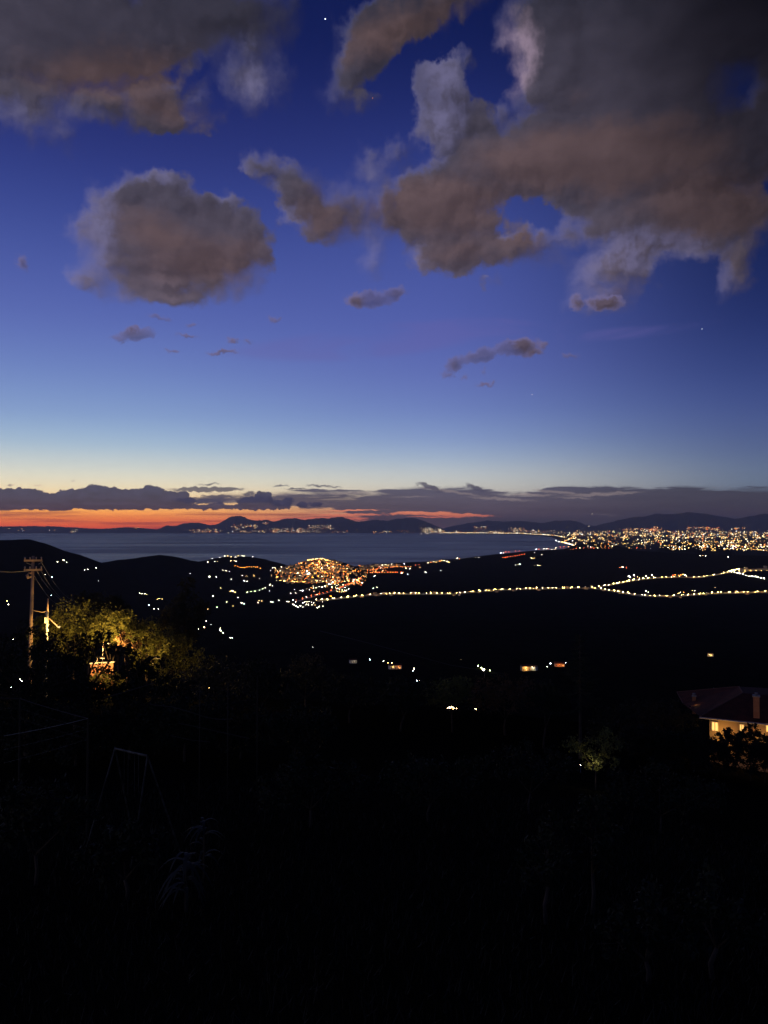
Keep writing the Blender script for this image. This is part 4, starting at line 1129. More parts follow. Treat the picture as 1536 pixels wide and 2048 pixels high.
for i, (x, y, lb) in enumerate(((40, 1440, 'black hedge clump behind the wire fence at left'), (150, 1450, 'black hedge clump below the black leafy tree'), (260, 1440, 'black hedge clump above the swing frame'), (370, 1425, 'black hedge clump behind the trellis wires'), (480, 1430, 'black hedge clump behind the middle vine stake'), (590, 1440, 'black hedge clump right of the vine stakes'))):
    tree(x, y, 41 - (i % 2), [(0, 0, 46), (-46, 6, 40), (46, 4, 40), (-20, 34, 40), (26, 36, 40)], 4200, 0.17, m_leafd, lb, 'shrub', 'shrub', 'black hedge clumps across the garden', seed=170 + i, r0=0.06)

# -- lane behind the dark trees: terracotta wall, two posts, lamps
m_terra = material('terracotta_render', (0.48, 0.22, 0.11), 0.9, 0.2, vary=(0.38, 0.17, 0.09), scale=1.0)
c = at(204, 1333, 82)
wl_ = empty('garden_wall', Vector((c.x, c.y, min(ground(c.x, c.y), c.z - 0.5))), -math.atan2(c.x, c.y), label='terracotta garden wall lit through a gap in the black foliage', cat='wall')
dz = c.z - wl_.location.z
Build().box((-1.1, -0.15, -0.5), (1.1, 0.15, dz + 0.35)).obj('panel', [m_terra], wl_)
Build().box((-1.2, -0.22, dz + 0.352), (1.2, 0.22, dz + 0.42)).obj('coping', [m_plaster2], wl_)

m_conc = material('weathered_concrete', (0.46, 0.29, 0.17), 0.9, 0.2, vary=(0.33, 0.23, 0.15), scale=1.2, bump=0.2)
m_white_paint = material('cream_paint', (0.72, 0.66, 0.45), 0.7, 0.3, vary=(0.6, 0.55, 0.38), scale=1.0)
m_ceram = material('glazed_ceramic', (0.35, 0.28, 0.22), 0.3, 0.5)
m_wire = material('power_cable', (0.20, 0.18, 0.15), 0.6, 0.4)

DP = 84.0
mp = DP / F
top = at(66, 1112, DP); foot = Vector((top.x - 0.25, top.y, ground(top.x, top.y)))
up = empty('utility_pole', foot, -math.atan2(top.x, top.y), label='tall concrete utility pole with two crossarms lit orange at left', cat='utility pole')
H = top.z - foot.z
Lx = 0.25
bb = Build(); bb.tube([(0, 0, -1), (0.12, 0, H * 0.5), (Lx, 0, H)], [0.23, 0.19, 0.14], 10); bb.obj('pole', [m_conc], up, smooth=True)
for zz in (H - 8 * mp, H - 25 * mp):
    bb = Build(); bb.box((Lx - 15 * mp, -0.30, zz - 0.10), (Lx + 15 * mp, -0.18, zz + 0.10)); arm = bb.obj('crossarm', [m_conc], up)
    for k in (-13.4, -5, 5, 13.4):
        bb = Build(); bb.tube([(Lx + k * mp, -0.24, zz + 0.102), (Lx + k * mp, -0.24, zz + 0.26)], [0.045, 0.06], 7); bb.tube([(Lx + k * mp, -0.24, zz + 0.262), (Lx + k * mp, -0.24, zz + 0.36)], [0.10, 0.05], 7)
        bb.obj('insulator', [m_ceram], arm)
bb = Build(); bb.tube([(Lx - 0.62, -0.24, H - 12 * mp), (Lx - 0.1, -0.2, H - 16 * mp)], 0.035, 5); bb.tube([(Lx + 0.9, -0.24, H - 10 * mp), (Lx + 0.5, -0.24, H - 15 * mp)], 0.03, 5); bb.obj('brace', [m_steel], up)
bb = Build(); bb.tube([(Lx - 0.1, -0.18, H - 31 * mp), (Lx - 0.42, -0.25, H - 30 * mp), (Lx - 0.55, -0.25, H - 34 * mp), (Lx - 0.45, -0.25, H - 39 * mp), (Lx - 0.18, -0.2, H - 37 * mp)], [0.07, 0.10, 0.16, 0.15, 0.08], 7); bb.obj('cable_clamp', [m_conc], up, smooth=True)
bb = Build()
for i in range(90):
    t = random.random(); a = t * 26; z = H * 0.1 + t * H * 0.38
    bb.add([(0.12 + math.cos(a) * .3, math.sin(a) * .3, z), (0.12 + math.cos(a) * .3 + .12, math.sin(a) * .3 - .06, z + .06), (0.12 + math.cos(a) * .36, math.sin(a) * .36, z + .2), (0.12 + math.cos(a) * .3 - .1, math.sin(a) * .3 - .05, z + .08)], [(0, 1, 2, 3)])
bb.obj('ivy', [m_leafd], up)

def wire(p, q_, sag, rad, label, group, mat=m_wire, name='power_line', cat='cable'):
    pts = []
    for i in range(25):
        t = i / 24
        v = p.lerp(q_, t); v.z -= sag * 4 * t * (1 - t); pts.append(v - p)
    bb = Build(); bb.tube(pts, rad, 4)
    return bb.obj(name, [mat], loc=p, label=label, cat=cat, group=group)
GW = 'power lines from the utility pole'
for (x0, y0, x1, y1, d1, sg, lb) in ((81, 1121, 156, 1204, 120, 1.0, 'top power line slanting down right from the upper crossarm'),
                                  (79, 1137, 150, 1208, 118, 1.0, 'second power line slanting down right from the end of the lower crossarm'),
                                  (72, 1139, 140, 1203, 116, 0.9, 'third power line slanting down right from the middle of the lower crossarm'),
                                  (69, 1152, 132, 1212, 112, 0.9, 'lowest power line slanting down right from the pole shaft')):
    wire(at(x0, y0, DP), at(x1, y1, d1), sg, 0.022, lb, GW)
wire(at(60, 1142, DP), at(-60, 1139, 80), 0.15, 0.026, 'nearly level power line running left from the pole out of view', GW)

# short post with its box, stay and lamp
DS = 82.0; ms = DS / F
t2 = at(96, 1197, DS); f2_ = Vector((t2.x, t2.y, ground(t2.x, t2.y)))
sp = empty('lamp_post', f2_, -math.atan2(t2.x, t2.y), label='short lit lamp post with a meter box and slanting stay', cat='street lamp')
h2 = t2.z - f2_.z
bb = Build(); bb.tube([(-0.05, 0, -0.5), (-0.05, 0, h2 - 23 * ms)], [0.13, 0.12], 8); bb.obj('lower_post', [m_white_paint], sp, smooth=True)
bb = Build(); bb.tube([(-0.02, 0, h2 - 25 * ms), (0, 0, h2)], [0.09, 0.075], 8); bb.obj('upper_post', [m_conc], sp, smooth=True)
bb = Build(); bb.box((-0.30, -0.2, h2 - 44 * ms), (-0.10, 0.1, h2 - 34 * ms)); bb.obj('meter_box', [m_white_paint], sp)
bb = Build(); bb.tube([(0.05, 0, h2 - 35 * ms), (0.85, -0.1, h2 - 50 * ms)], 0.04, 5); bb.obj('stay', [m_conc], sp)
bb = Build(); bb.tube([(-0.05, 0, h2 - 23 * ms), (-0.5, 0, h2 - 24.5 * ms), (-1.3, 0.1, h2 - 21 * ms)], [0.05, 0.05, 0.03], 5); bb.obj('bracket', [m_conc], sp)
bb = Build(); bb.tube([(0.85, -0.1, h2 - 50 * ms), (1.15, -0.15, h2 - 53 * ms)], [0.10, 0.14], 8); bb.obj('lamp_head', [m_steel], sp)

def point(name, p, power, col, rad=0.12):
    l = bpy.data.lights.new(name, 'POINT'); l.energy = power; l.color = col; l.shadow_soft_size = rad
    o = bpy.data.objects.new(name, l); o.location = p; return link(o)
SOD = (1.0, 0.62, 0.20)
hd = at(107, 1256, DS - 1.2)
point('lane_lamp_light', hd, 650, SOD)
# two more lane lamps, hidden behind the black trees
def lane_lamp(px, py, d, power, label):
    p = at(px, py, d); g = ground(p.x, p.y)
    r = empty('street_lamp', Vector((p.x, p.y, g)), label=label, cat='street lamp')
    h = p.z - g
    bb = Build(); bb.tube([(0, 0, -0.4), (0, 0, h + 0.35), (0.35, 0, h + 0.45)], [0.05, 0.04, 0.03], 7); bb.obj('pole', [m_shutter], r, smooth=True)
    bb = Build(); bb.tube([(0.25, 0, h + 0.36), (0.75, 0, h + 0.30)], [0.10, 0.13], 8); bb.obj('lamp_head', [m_shutter], r, smooth=True)
    point('lane_lamp_light', Vector((p.x + 0.55, p.y - 0.1, p.z - 0.1)), power, SOD)
lane_lamp(206, 1292, 80.0, 2100, 'lane street lamp hidden behind black leaves below the brightest tree')
lane_lamp(305, 1322, 80.0, 250, 'lane street lamp hidden behind leaves at the right of the lamplit row')
lane_lamp(193, 1322, 74.0, 700, 'low lane lamp in front of the terracotta wall')

# ---------------------------------------------------------------- dim belt of shrubs and trees across the middle
MID = [
    (430, 1345, 66, [(0, 0, 50), (-40, 16, 36), (40, 20, 36)], m_leafb, 'dim brownish bush right below the tall brown tree'),
    (520, 1352, 62, [(0, 0, 46), (36, 14, 34)], m_leafd, 'dark bush left of centre in the garden edge'),
    (610, 1345, 70, [(0, 0, 40), (34, 10, 30), (-30, 14, 26)], m_leafb, 'dark bush below the centre of the valley'),
    (700, 1372, 64, [(0, 0, 44), (40, 10, 34), (-40, 12, 30)], m_leafd, 'low black bush under the row of small valley lights'),
    (800, 1385, 60, [(0, 0, 40), (44, -4, 30)], m_leafd, 'black bush left of the glinting warm light'),
    (905, 1385, 66, [(0, 0, 36), (-36, 6, 30), (20, -16, 22)], m_leaf, 'dim green bush just above the glinting warm light'),
    (1010, 1382, 70, [(0, 0, 44), (-44, 8, 34), (44, 6, 36)], m_leaf2, 'dim rusty bush below the two floodlit farmhouses'),
    (1085, 1390, 64, [(0, 0, 36), (30, 12, 28)], m_leafd, 'dark bush left of the tall conifer'),
    (1235, 1440, 74, [(0, 0, 44), (46, -14, 34), (-34, 20, 34)], m_leafd, 'dark bush between the conifer and the tiled house'),
    (1330, 1425, 78, [(0, 0, 36), (-36, 4, 34), (34, 16, 28)], m_leafd, 'dark round bush at the left end of the tiled house'),
]
for i, (x, y, d, bl, mt, lb) in enumerate(MID):
    tree(x, y, d, bl, 3000, 0.22, mt, lb, 'shrub', 'shrub', 'shrubs along the edge of the garden', seed=200 + i, r0=0.08)

def conifer(px, py_top, py_bot, d, wpx, label, seed):
    p = at(px, py_bot, d); g = min(ground(p.x, p.y), p.z - 0.5); t = at(px, py_top, d)
    root = empty('conifer_tree', Vector((p.x, p.y, g)), label=label, cat='tree')
    h = t.z - g; w = wpx * d / F
    r = np.random.RandomState(seed); V = []; tw = Build().tube([(0, 0, -0.4), (0, 0, h)], [0.16, 0.02], 7)
    z = h - 0.15; zb = p.z - g
    while z > zb:
        fr_ = (h - z) / (h - zb)
        for k in range(5):
            a = r.uniform(0, 6.28); L = w * (0.12 + fr_ * 0.95) * r.uniform(0.7, 1.1)
            s0 = Vector((0, 0, z)); e0 = Vector((math.cos(a) * L, math.sin(a) * L, z - L * 0.12)); mid = s0.lerp(e0, .5) - Vector((0, 0, L * .10))
            tw.tube([s0, mid, e0], [0.03, 0.02, 0.008], 3)
            for _ in range(int(34 * L) + 6):
                u = r.uniform(0.15, 1.0); c0 = (s0.lerp(mid, u * 2) if u < .5 else mid.lerp(e0, u * 2 - 1))
                dd = Vector((math.cos(a) + r.normal() * .6, math.sin(a) + r.normal() * .6, r.normal() * .35)).normalized() * 0.17
                sd = dd.cross(Vector((r.normal(), r.normal(), r.normal()))).normalized() * 0.035
                c0 = c0 + Vector((r.normal() * .07, r.normal() * .07, r.normal() * .04))
                V += [c0, c0 + dd * .5 + sd, c0 + dd, c0 + dd * .5 - sd]
        z -= 0.30 + 0.05 * r.rand()
    tw.obj('trunk', [m_bark], root)
    obj('needles', mesh('needles', np.array([tuple(v) for v in V]), np.arange(len(V)).reshape(-1, 4), m_leafd), root)
conifer(1160, 1268, 1412, 62, 52, 'dim conifer with drooping layered branches right of centre', 301)

# lit bush at lower right of centre and its garden lamp
point('bush_light', at(1186, 1526, 41.2), 8, (1.0, 0.92, 0.75), 0.05)
tree(1190, 1500, 42, [(0, 0, 32), (-34, -6, 24), (28, -22, 26), (-6, 26, 20), (30, 18, 18)], 2600, 0.12, m_leaf, 'small bush glittering with white light at lower right of centre', 'shrub', 'shrub', seed=310, r0=0.04)
def garden_lamp(px, py, d, k, r, power, label, pole=0.9):
    p = at(px, py, d); g = ground(p.x, p.y)
    if p.z - g > 0.9 or p.z < g:
        p = hit(px, py + 0.5 * F / d, 5); p.z += 0.5; g = ground(p.x, p.y)
    e = empty('garden_lamp', Vector((p.x, p.y, g)), label=label, cat='garden lamp')
    h = max(p.z - g, 0.15)
    Build().tube([(0, 0, -0.3), (0, 0, h - r)], [0.03, 0.025], 6).obj('post', [m_steel], e)
    bb = Build(); bb.ball((0, 0, h), r); bb.obj('globe', [GLOW[k]], e, smooth=True)
    if power: point('garden_light', p + Vector((0, -0.05, r + 0.1)), power, WARM[k], 0.05)
garden_lamp(1186, 1524, 42.8, 'w', 0.016, 0, 'tiny white garden lamp under the glittering bush')
garden_lamp(1161, 1528, 42.5, 'w', 0.014, 0, 'tiny white garden lamp left of the glittering bush')
garden_lamp(547, 1451, 34, 'w', 0.013, 0, 'single tiny white garden lamp left of centre')
garden_lamp(1376, 1472, 66, 'w', 0.02, 0, 'tiny white lamp left of the lit house wall')
garden_lamp(1333, 1469, 66, 'w', 0.01, 0, 'faint tiny lamp left of the lit house wall')

# ---------------------------------------------------------------- farmhouses in the middle distance
def farmhouse(px, py, w, d_, h, k, rot, label, lights, roofm=None, wallm=None):
    p = hit(px, py + 4, 60)
    rt = empty('farmhouse', Vector((p.x, p.y, p.z)), -math.atan2(p.x, p.y) + rot, label=label, cat='house')
    Build().box((-w / 2, -d_ / 2, -4), (w / 2, d_ / 2, h)).obj('wall', [wallm or m_plaster2], rt)
    o = .4; v = [(-w / 2 - o, -d_ / 2 - o, h), (w / 2 + o, -d_ / 2 - o, h), (w / 2 + o, d_ / 2 + o, h), (-w / 2 - o, d_ / 2 + o, h), (-w / 2 - o, 0, h + d_ * .25), (w / 2 + o, 0, h + d_ * .25)]
    Build().add(v, [(0, 1, 5, 4), (2, 3, 4, 5), (0, 4, 3), (1, 2, 5), (3, 2, 1, 0)]).obj('roof', [m_tile], rt)
    for i in range(3):
        x = -w / 2 + (i + .5) * w / 3
        fr_ = Build(); fr_.box((x - .62, -d_ / 2 - .08, .8), (x + .62, -d_ / 2 - .003, 2.4)); fo = fr_.obj('window', [m_white_paint], rt)
        Build().box((x - .5, -d_ / 2 - .12, .9), (x + .5, -d_ / 2 - .083, 2.3)).obj('pane', [m_pane if i == k else m_shutter], fo)
    for (lx, lz, key, r, power) in lights:
        Build().ball((lx, -d_ / 2 - 1.2, lz), r * 0.6).obj('yard_light', [GLOW[key]], rt)
        M_ = rt.matrix_basis
        if power:
            point('yard_light_source', Matrix.Translation(rt.location) @ Matrix.Rotation(rt.rotation_euler.z, 4, 'Z') @ Vector((lx, -d_ / 2 - 2.6, lz)), power, WARM[key], 0.2)
    return rt
farmhouse(1051, 1338, 9, 7, 5, 1, 0.3, 'farmhouse with a floodlit cream front, left of a pair below the dark valley', [(-1, 4, 'y', .25, 1500)], wallm=m_plaster)
farmhouse(1066, 1337, 8, 6, 4.2, 0, -0.4, 'low white floodlit farmhouse just right of the cream fronted one', [(1, 4, 'w', .22, 900)])
farmhouse(1119, 1329, 11, 7, 3.6, 2, 0.1, 'long low farmhouse with an orange lit wall at the far right of the yard lights', [(0, 3.2, 'o', .2, 700)], wallm=m_plaster)
farmhouse(1421, 1309, 8, 6, 4.4, 1, 0.0, 'lone farmhouse with a warm lit window on the dark slope at right', [(-1.6, 3.4, 'y', .42, 260), (1.4, 2.4, 'y', .34, 0)])
farmhouse(706, 1322, 8, 6, 3.5, 5, 0.2, 'dim pale farmhouse left of the row of small warm lights', [(0, 3, 'w', .12, 160)])
farmhouse(790, 1334, 13, 7, 4, 2, 0.2, 'low farmhouse behind the row of small warm lights left of centre', [(-3, 3, 'y', .3, 120), (3, 3, 'o', .3, 120)])
EX = """768 1327 w .9;776 1329 y .7;783 1331 y 1;789 1332 y .7;794 1334 o .9;739 1322 b .7;829 1342 w .9;826 1344 b .5;834 1366 b .8;839 1365 w .6;969 1355 w 2.4;956 1337 g 1.0;962 1340 g .8;968 1343 g .8;980 1345 g .7;922 1321 y .4;
1100 1333 b 1.2;1095 1336 w .6;1112 1329 y .8;1131 1328 b .6;949 1427 w .18;952 1430 y .14;895 1425 y .16;899 1423 w .2;903 1425 y .22;908 1423 w .18;912 1425 y .16;906 1429 y .12;900 1429 o .16;418 1378 y .4;15 1206 y .9;16 1213 w 1;27 1282 w .8;12 1287 w .8;29 1317 w .7;27 1345 w .7;40 1365 w .9;45 1369 w 1;22 1378 b .6;58 1283 y .5"""
for tok in EX.replace('\n', '').split(';'):
    x, y, k, s = tok.split()
    left = float(x) < 300
    lamp(float(x), float(y), k, float(s) * 1.15, 'yard_lamp', 'small white yard lamp seen through the black tree at the left edge' if left else 'small yard lamp among the nearer farmhouses below the valley', 'yard lamp',
         'yard lamps seen through the left tree' if left else 'yard lamps among the near farmhouses')
yl = hit(968, 1341, 60)
point('farmyard_light', yl + Vector((0, -2, 4)), 900, WARM['g'], 0.3)
for i, (x, y, r) in enumerate(((957, 1338, 5), (966, 1341, 6), (976, 1345, 5), (985, 1347, 5))):
    q_ = hit(x, y, 60)
    tree(x, y, math.hypot(q_.x, q_.y), [(0, 0, r), (r, 1, r * .7)], 420, 0.8, m_leaf, ['yard bush at the upper left end of the lit green row', 'second bush of the lit green yard row', 'third bush of the lit green yard row', 'yard bush at the lower right end of the lit green row'][i], 'shrub', 'shrub', 'lit green yard bushes', seed=420 + i, r0=0.1)

# ---------------------------------------------------------------- tiled house on the right
DH = 80.0; mh = DH / F
ev_l = at(1400, 1433, DH - 2)
ev_r = at(1560, 1449.5, (DH - 2) * float(dep(1433, 1400) / dep(1449.5, 1560)))
ax = (ev_r - ev_l); ax.z = 0; Lh = ax.length + 6; ax.normalize()
ang = math.atan2(ax.y, ax.x)
gz = ground(ev_l.x, ev_l.y)
eh = ev_l.z                                   # eaves height above the sea
hs = empty('tiled_house', Vector((ev_l.x, ev_l.y, eh - 6.2)), ang, label='large house with red tiled hip roof and warm lit wall at the right edge', cat='house')
Mh = Matrix.Translation(hs.location) @ Matrix.Rotation(ang, 4, 'Z')
Mi = Mh.inverted()
def loc(px, py, d): return Mi @ at(px, py, d)
dep_h = 11.0
Build().box((0.8, 0.7, -3), (Lh, 6.0, 6.0)).obj('wall', [m_plaster], hs)
R0, R1, T_, Lw = loc(1354, 1384, DH + 8), loc(1478, 1373, DH + 6), loc(1486, 1386, DH + 2), loc(1367, 1408, DH + 4)
bb = Build()
v = [(0, 0, 6.2), (Lh + 3, 0, 6.2), (Lh + 3, T_.y, T_.z), tuple(T_), tuple(R1), tuple(R0), tuple(Lw), (Lh + 3, R1.y + 1, T_.z), (0.3, 5.0, 6.0)]
bb.add(v, [(0, 1, 2, 3), (0, 3, 4), (0, 4, 6), (6, 4, 5), (3, 2, 7, 4), (0, 6, 8)])
rf = bb.obj('roof', [m_tile], hs)
m_ridge = material('ridge_tile_clay', (0.14, 0.065, 0.04), 0.9, 0.2)
def strip(a, b_, r, name, mat): Build().tube([Vector(a), Vector(b_)], r, 6).obj(name, [mat], rf)
strip(v[0], v[3], 0.07, 'ridge_tile', m_ridge); strip(v[5], v[4], 0.06, 'ridge_tile', m_ridge); strip(v[4], v[3], 0.06, 'ridge_tile', m_ridge); strip(v[5], v[6], 0.06, 'ridge_tile', m_ridge)
Build().tube([Vector((-0.05, -0.14, 6.12)), Vector((Lh + 3, -0.14, 6.12))], 0.08, 6).obj('gutter', [m_white_paint], hs)
def chimney(px, y0, y1, d, w):
    a = loc(px, y0, d); b_ = loc(px, y1, d)
    bb = Build(); bb.box((a.x - w / 2, a.y - w / 2, b_.z - 0.8), (a.x + w / 2, a.y + w / 2, a.z)); ch = bb.obj('chimney', [m_brick], rf)
    bb = Build(); bb.box((a.x - w * .62, a.y - w * .62, a.z + 0.002), (a.x + w * .62, a.y + w * .62, a.z + 0.12)); bb.tube([(a.x, a.y, a.z + .122), (a.x, a.y, a.z + 0.34)], [0.13, 0.16], 8); bb.obj('chimney_cap', [m_steel], rf)
m_brick = material('chimney_render', (0.42, 0.20, 0.09), 0.9, 0.2, vary=(0.33, 0.15, 0.07), scale=2.0)
chimney(1388, 1393, 1412, DH + 4.5, 0.34)
chimney(1512.5, 1393, 1418, DH - 2.0, 0.52)
a = loc(1427.5, 1375, DH + 7); b_ = loc(1428, 1388, DH + 7)
Build().tube([b_, a], 0.035, 5).obj('vent_pipe', [m_steel], rf)
def hwin(px0, px1, py0, py1, lit, d=DH - 3.5):
    a, b_ = loc(px0, py0, d), loc(px1, py1, d)
    x0, x1, z0, z1 = a.x, b_.x, b_.z, a.z
    fo = Build().box((x0 - .08, 0.60, z0 - .08), (x1 + .08, 0.697, z1 + .08)).obj('window', [m_white_paint], hs)
    Build().box((x0, 0.56, z0), (x1, 0.597, z1)).obj('pane', [m_pane2 if lit else m_shutter], fo)
    Build().box(((x0 + x1) / 2 - .03, 0.53, z0), ((x0 + x1) / 2 + .03, 0.557, z1)).obj('mullion', [m_shutter], fo)
m_pane2 = material('bright_window_pane', (0.2, 0.15, 0.1), 0.3, 0.5, emit=(1.0, 0.52, 0.14), strength=1.7)
hwin(1424, 1435, 1446, 1463, True, DH - 1.8); hwin(1480, 1487, 1455, 1468, True, DH - 2.6); hwin(1534, 1545, 1458, 1474, True, DH - 3.4)
for x, z, pw in ((2.0, 5.9, 70), (5.2, 5.9, 38), (8.6, 5.9, 22), (11.5, 5.9, 36)):
    if x < Lh + 1:
        Build().ball((x, 0.1, z - 1.6), 0.05).obj('wall_lamp', [GLOW['y']], hs)
        point('house_wall_light', Mh @ Vector((x, -0.5, z - 1.2)), pw, (1.0, 0.50, 0.10), 0.1)
for px, py, d, pw in ((1394, 1432, DH - 5, 22), (1524, 1432, DH - 10, 40)):
    pass
point('chimney_fill_light', at(1505, 1412, DH - 4.0), 4.5, (1.0, 0.5, 0.15), 0.1)  # added fill lights for the chimneys; no lantern stands here
point('chimney_fill_light', at(1392, 1408, DH + 2.5), 2.5, (1.0, 0.62, 0.2), 0.1)
HB = [(1450, 1472, [(0, 0, 15), (12, 8, 13), (-8, 14, 12), (6, -12, 8), (-20, 18, 14), (24, -2, 9), (2, 30, 18)], 'black bush in front of the left lit window of the tiled house'),
      (1500, 1468, [(0, 0, 17), (-12, 8, 14), (16, 4, 16), (2, -14, 10), (-16, 22, 14), (10, 26, 18)], 'largest black bush covering the lit wall of the tiled house'),
      (1528, 1484, [(0, 0, 13), (12, -6, 12), (-6, 12, 14), (14, 16, 16)], 'black bush before the bright doorway at the right edge'),
      (1430, 1488, [(0, 0, 20), (-26, -6, 18), (30, 0, 20), (60, 2, 20), (90, 4, 20), (120, 4, 20), (20, 26, 30), (70, 26, 30), (-20, 24, 26), (96, -8, 14), (40, -10, 13)], 'long low black hedge at the foot of the tiled house'),
      (1300, 1480, [(0, 0, 30), (34, 4, 28), (66, 2, 26), (-34, 6, 30), (30, 34, 34), (84, 22, 24)], 'wide black shrub left of the lit house wall')]
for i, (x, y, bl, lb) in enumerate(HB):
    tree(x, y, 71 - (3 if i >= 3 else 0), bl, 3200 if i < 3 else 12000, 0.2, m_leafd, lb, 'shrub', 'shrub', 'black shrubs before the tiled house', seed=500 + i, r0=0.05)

# ---------------------------------------------------------------- the garden below
m_fpost = material('fence_post_wood', (0.03, 0.025, 0.018), 0.9, 0.2)
m_rail = material('fence_wire', (0.06, 0.048, 0.036), 0.6, 0.4)
def gp_(px, py):                       # a point on the garden ground
    return hit(px, py, 5)
def post(px, py0, d, rad, label, group, name='fence_post', depth=None):
    t = at(px, py0, d); g = ground(t.x, t.y)
    return Build().tube([(0, 0, -0.3), (0, 0, t.z - g)], [rad, rad * .85], 7).obj(name, [m_fpost], loc=Vector((t.x, t.y, g)), label=label, cat='post', group=group, smooth=True)
fe = [(-40, 1392, 27), (40, 1397, 27), (176, 1437, 25), (8, 1472, 20)]
fr = empty('wire_fence', Vector((at(*fe[1]).x, at(*fe[1]).y, ground(at(*fe[1]).x, at(*fe[1]).y))), label='low wire fence turning a corner below the black trees at left', cat='fence')
def infence(p): return p - fr.location
for x, y, d in fe[1:3]:
    t = at(x, y, d); g = ground(t.x, t.y)
    Build().tube([infence(Vector((t.x, t.y, g - .3))), infence(t)], [0.035, 0.03], 6).obj('post', [m_fpost], fr)
for (a, b_) in zip(fe, fe[1:]):
    A0, B0 = at(*a), at(*b_)
    for k in range(3):
        o = Vector((0, 0, -0.32 * k)); pts = [A0.lerp(B0, t / 8) + o - Vector((0, 0, 0.10 * (t / 8) * (1 - t / 8))) for t in range(9)]
        Build().tube([infence(p) for p in pts], 0.012 if k == 0 else 0.004, 4).obj('rail' if k == 0 else 'wire', [m_rail], fr)
GT = 'vine trellis stakes'
for i, (x, y, d, lb) in enumerate(((400, 1366, 30, 'leftmost of the three thin vine stakes left of centre'), (456, 1366, 30, 'middle one of the three thin vine stakes left of centre'), (515, 1352, 31, 'rightmost and tallest of the three thin vine stakes left of centre'))):
    post(x, y, d, 0.028, lb, GT, 'vine_stake')
def cable_px(pts, rad, label, name='trellis_wire', mat=m_rail, cat='wire', group='trellis wires'):
    P_ = [at(*p) for p in pts]; b0 = P_[0].copy()
    q2 = []
    for i in range(len(P_) - 1):
        for t in range(4): q2.append(P_[i].lerp(P_[i + 1], t / 4) - b0)
    q2.append(P_[-1] - b0)
    Build().tube(q2, rad, 4).obj(name, [mat], loc=b0, label=label, cat=cat, group=group)
cable_px([(300, 1409, 30), (345, 1414, 30), (380, 1424, 30), (412, 1435, 30), (440, 1439, 30), (466, 1438, 30)], 0.018, 'highest sagging trellis wire left of centre, catching a little light')
cable_px([(355, 1446, 29), (400, 1455, 29), (440, 1464, 29), (500, 1477, 29)], 0.014, 'middle trellis wire running down to the right')
cable_px([(340, 1471, 28), (380, 1480, 28), (420, 1484, 28)], 0.012, 'lowest short trellis wire left of centre')
cable_px([(206, 1396, 34), (250, 1384, 34), (308, 1366, 34)], 0.016, 'thin wire rising to the right below the black tree', group='trellis wires')
cable_px([(640, 1262, 120), (705, 1278, 130), (790, 1300, 140), (900, 1330, 150), (1010, 1348, 160)], 0.05, 'long faint overhead cable crossing the dark slope', 'overhead_cable', cat='cable', group=None)

# metal A-frame garden swing without a seat
sw_l, sw_r = at(230, 1497, 22.5), at(295, 1512, 21.0)
s0 = Vector((sw_l.x, sw_l.y, ground(sw_l.x, sw_l.y)))
m_grey = material('grey_painted_tube', (0.07, 0.068, 0.06), 0.6, 0.2, vary=(0.008, 0.008, 0.007), scale=5.0)
sw = empty('swing_frame', s0, label='bare metal A frame garden swing at lower left', cat='swing frame')
Build().tube([sw_l - s0, sw_r - s0], 0.030, 8).obj('crossbar', [m_grey], sw)
fwd = Vector((sw_l.x, sw_l.y, 0)).normalized(); sd = Vector((fwd.y, -fwd.x, 0))
def foot_at(px, py, d):
    p = at(px, py, d); return Vector((p.x, p.y, ground(p.x, p.y)))
for tp, ft in ((sw_l, foot_at(165, 1645, 22.0)), (sw_l, foot_at(270, 1610, 23.6)), (sw_r, foot_at(262, 1625, 20.3)), (sw_r, foot_at(364, 1642, 21.4))):
    Build().tube([tp - s0, ft - s0 - Vector((0, 0, .1))], 0.022, 6).obj('leg', [m_grey], sw)
for t in (0.3, 0.42, 0.62, 0.74):
    c0 = sw_l.lerp(sw_r, t) - s0
    Build().tube([c0, c0 - Vector((0, 0, 1.2))], 0.006, 4).obj('chain', [m_grey], sw)

m_strap = leaf_mat('pale_strap_leaf', (0.045, 0.042, 0.028), (0.006, 0.007, 0.003))
def strap_plant(px, py, d, n, L, label, seed, name='strap_leaf_plant', group='strap leaved plants'):
    p = at(px, py, d); g = ground(p.x, p.y)
    root = empty(name, Vector((p.x, p.y, g)), label=label, cat='plant', group=group)
    h0 = max(p.z - g, 0.3)
    r = random.Random(seed); bb = Build()
    for i in range(n):
        a = r.uniform(0, 6.28); l = L * r.uniform(.6, 1.1); w = 0.045; z0 = h0 * r.uniform(0.3, 1.0); pr = None
        v = []; K_ = 7
        for k in range(K_ + 1):
            t = k / K_; x = math.cos(a) * l * t; y = math.sin(a) * l * t; z = z0 + l * (0.75 * t - 1.15 * t * t)
            ww = w * (1 - t) ** .6 * (0.4 + min(1, t * 4) * .6)
            v += [(x - math.sin(a) * ww, y + math.cos(a) * ww, z), (x + math.sin(a) * ww, y - math.cos(a) * ww, z)]
        bb.add(v, [(2 * k, 2 * k + 1, 2 * k + 3, 2 * k + 2) for k in range(K_)])
    bb.obj('foliage', [m_strap], root)
    Build().tube([(0, 0, -.2), (0, 0, h0)], [0.03, 0.02], 5).obj('stem', [m_bark], root)
strap_plant(372, 1700, 15.5, 34, 0.7, 'arching strap leaved plant right of the swing frame', 601)
strap_plant(408, 1640, 18.5, 20, 0.6, 'smaller strap leaved plant behind the larger arching one', 602)
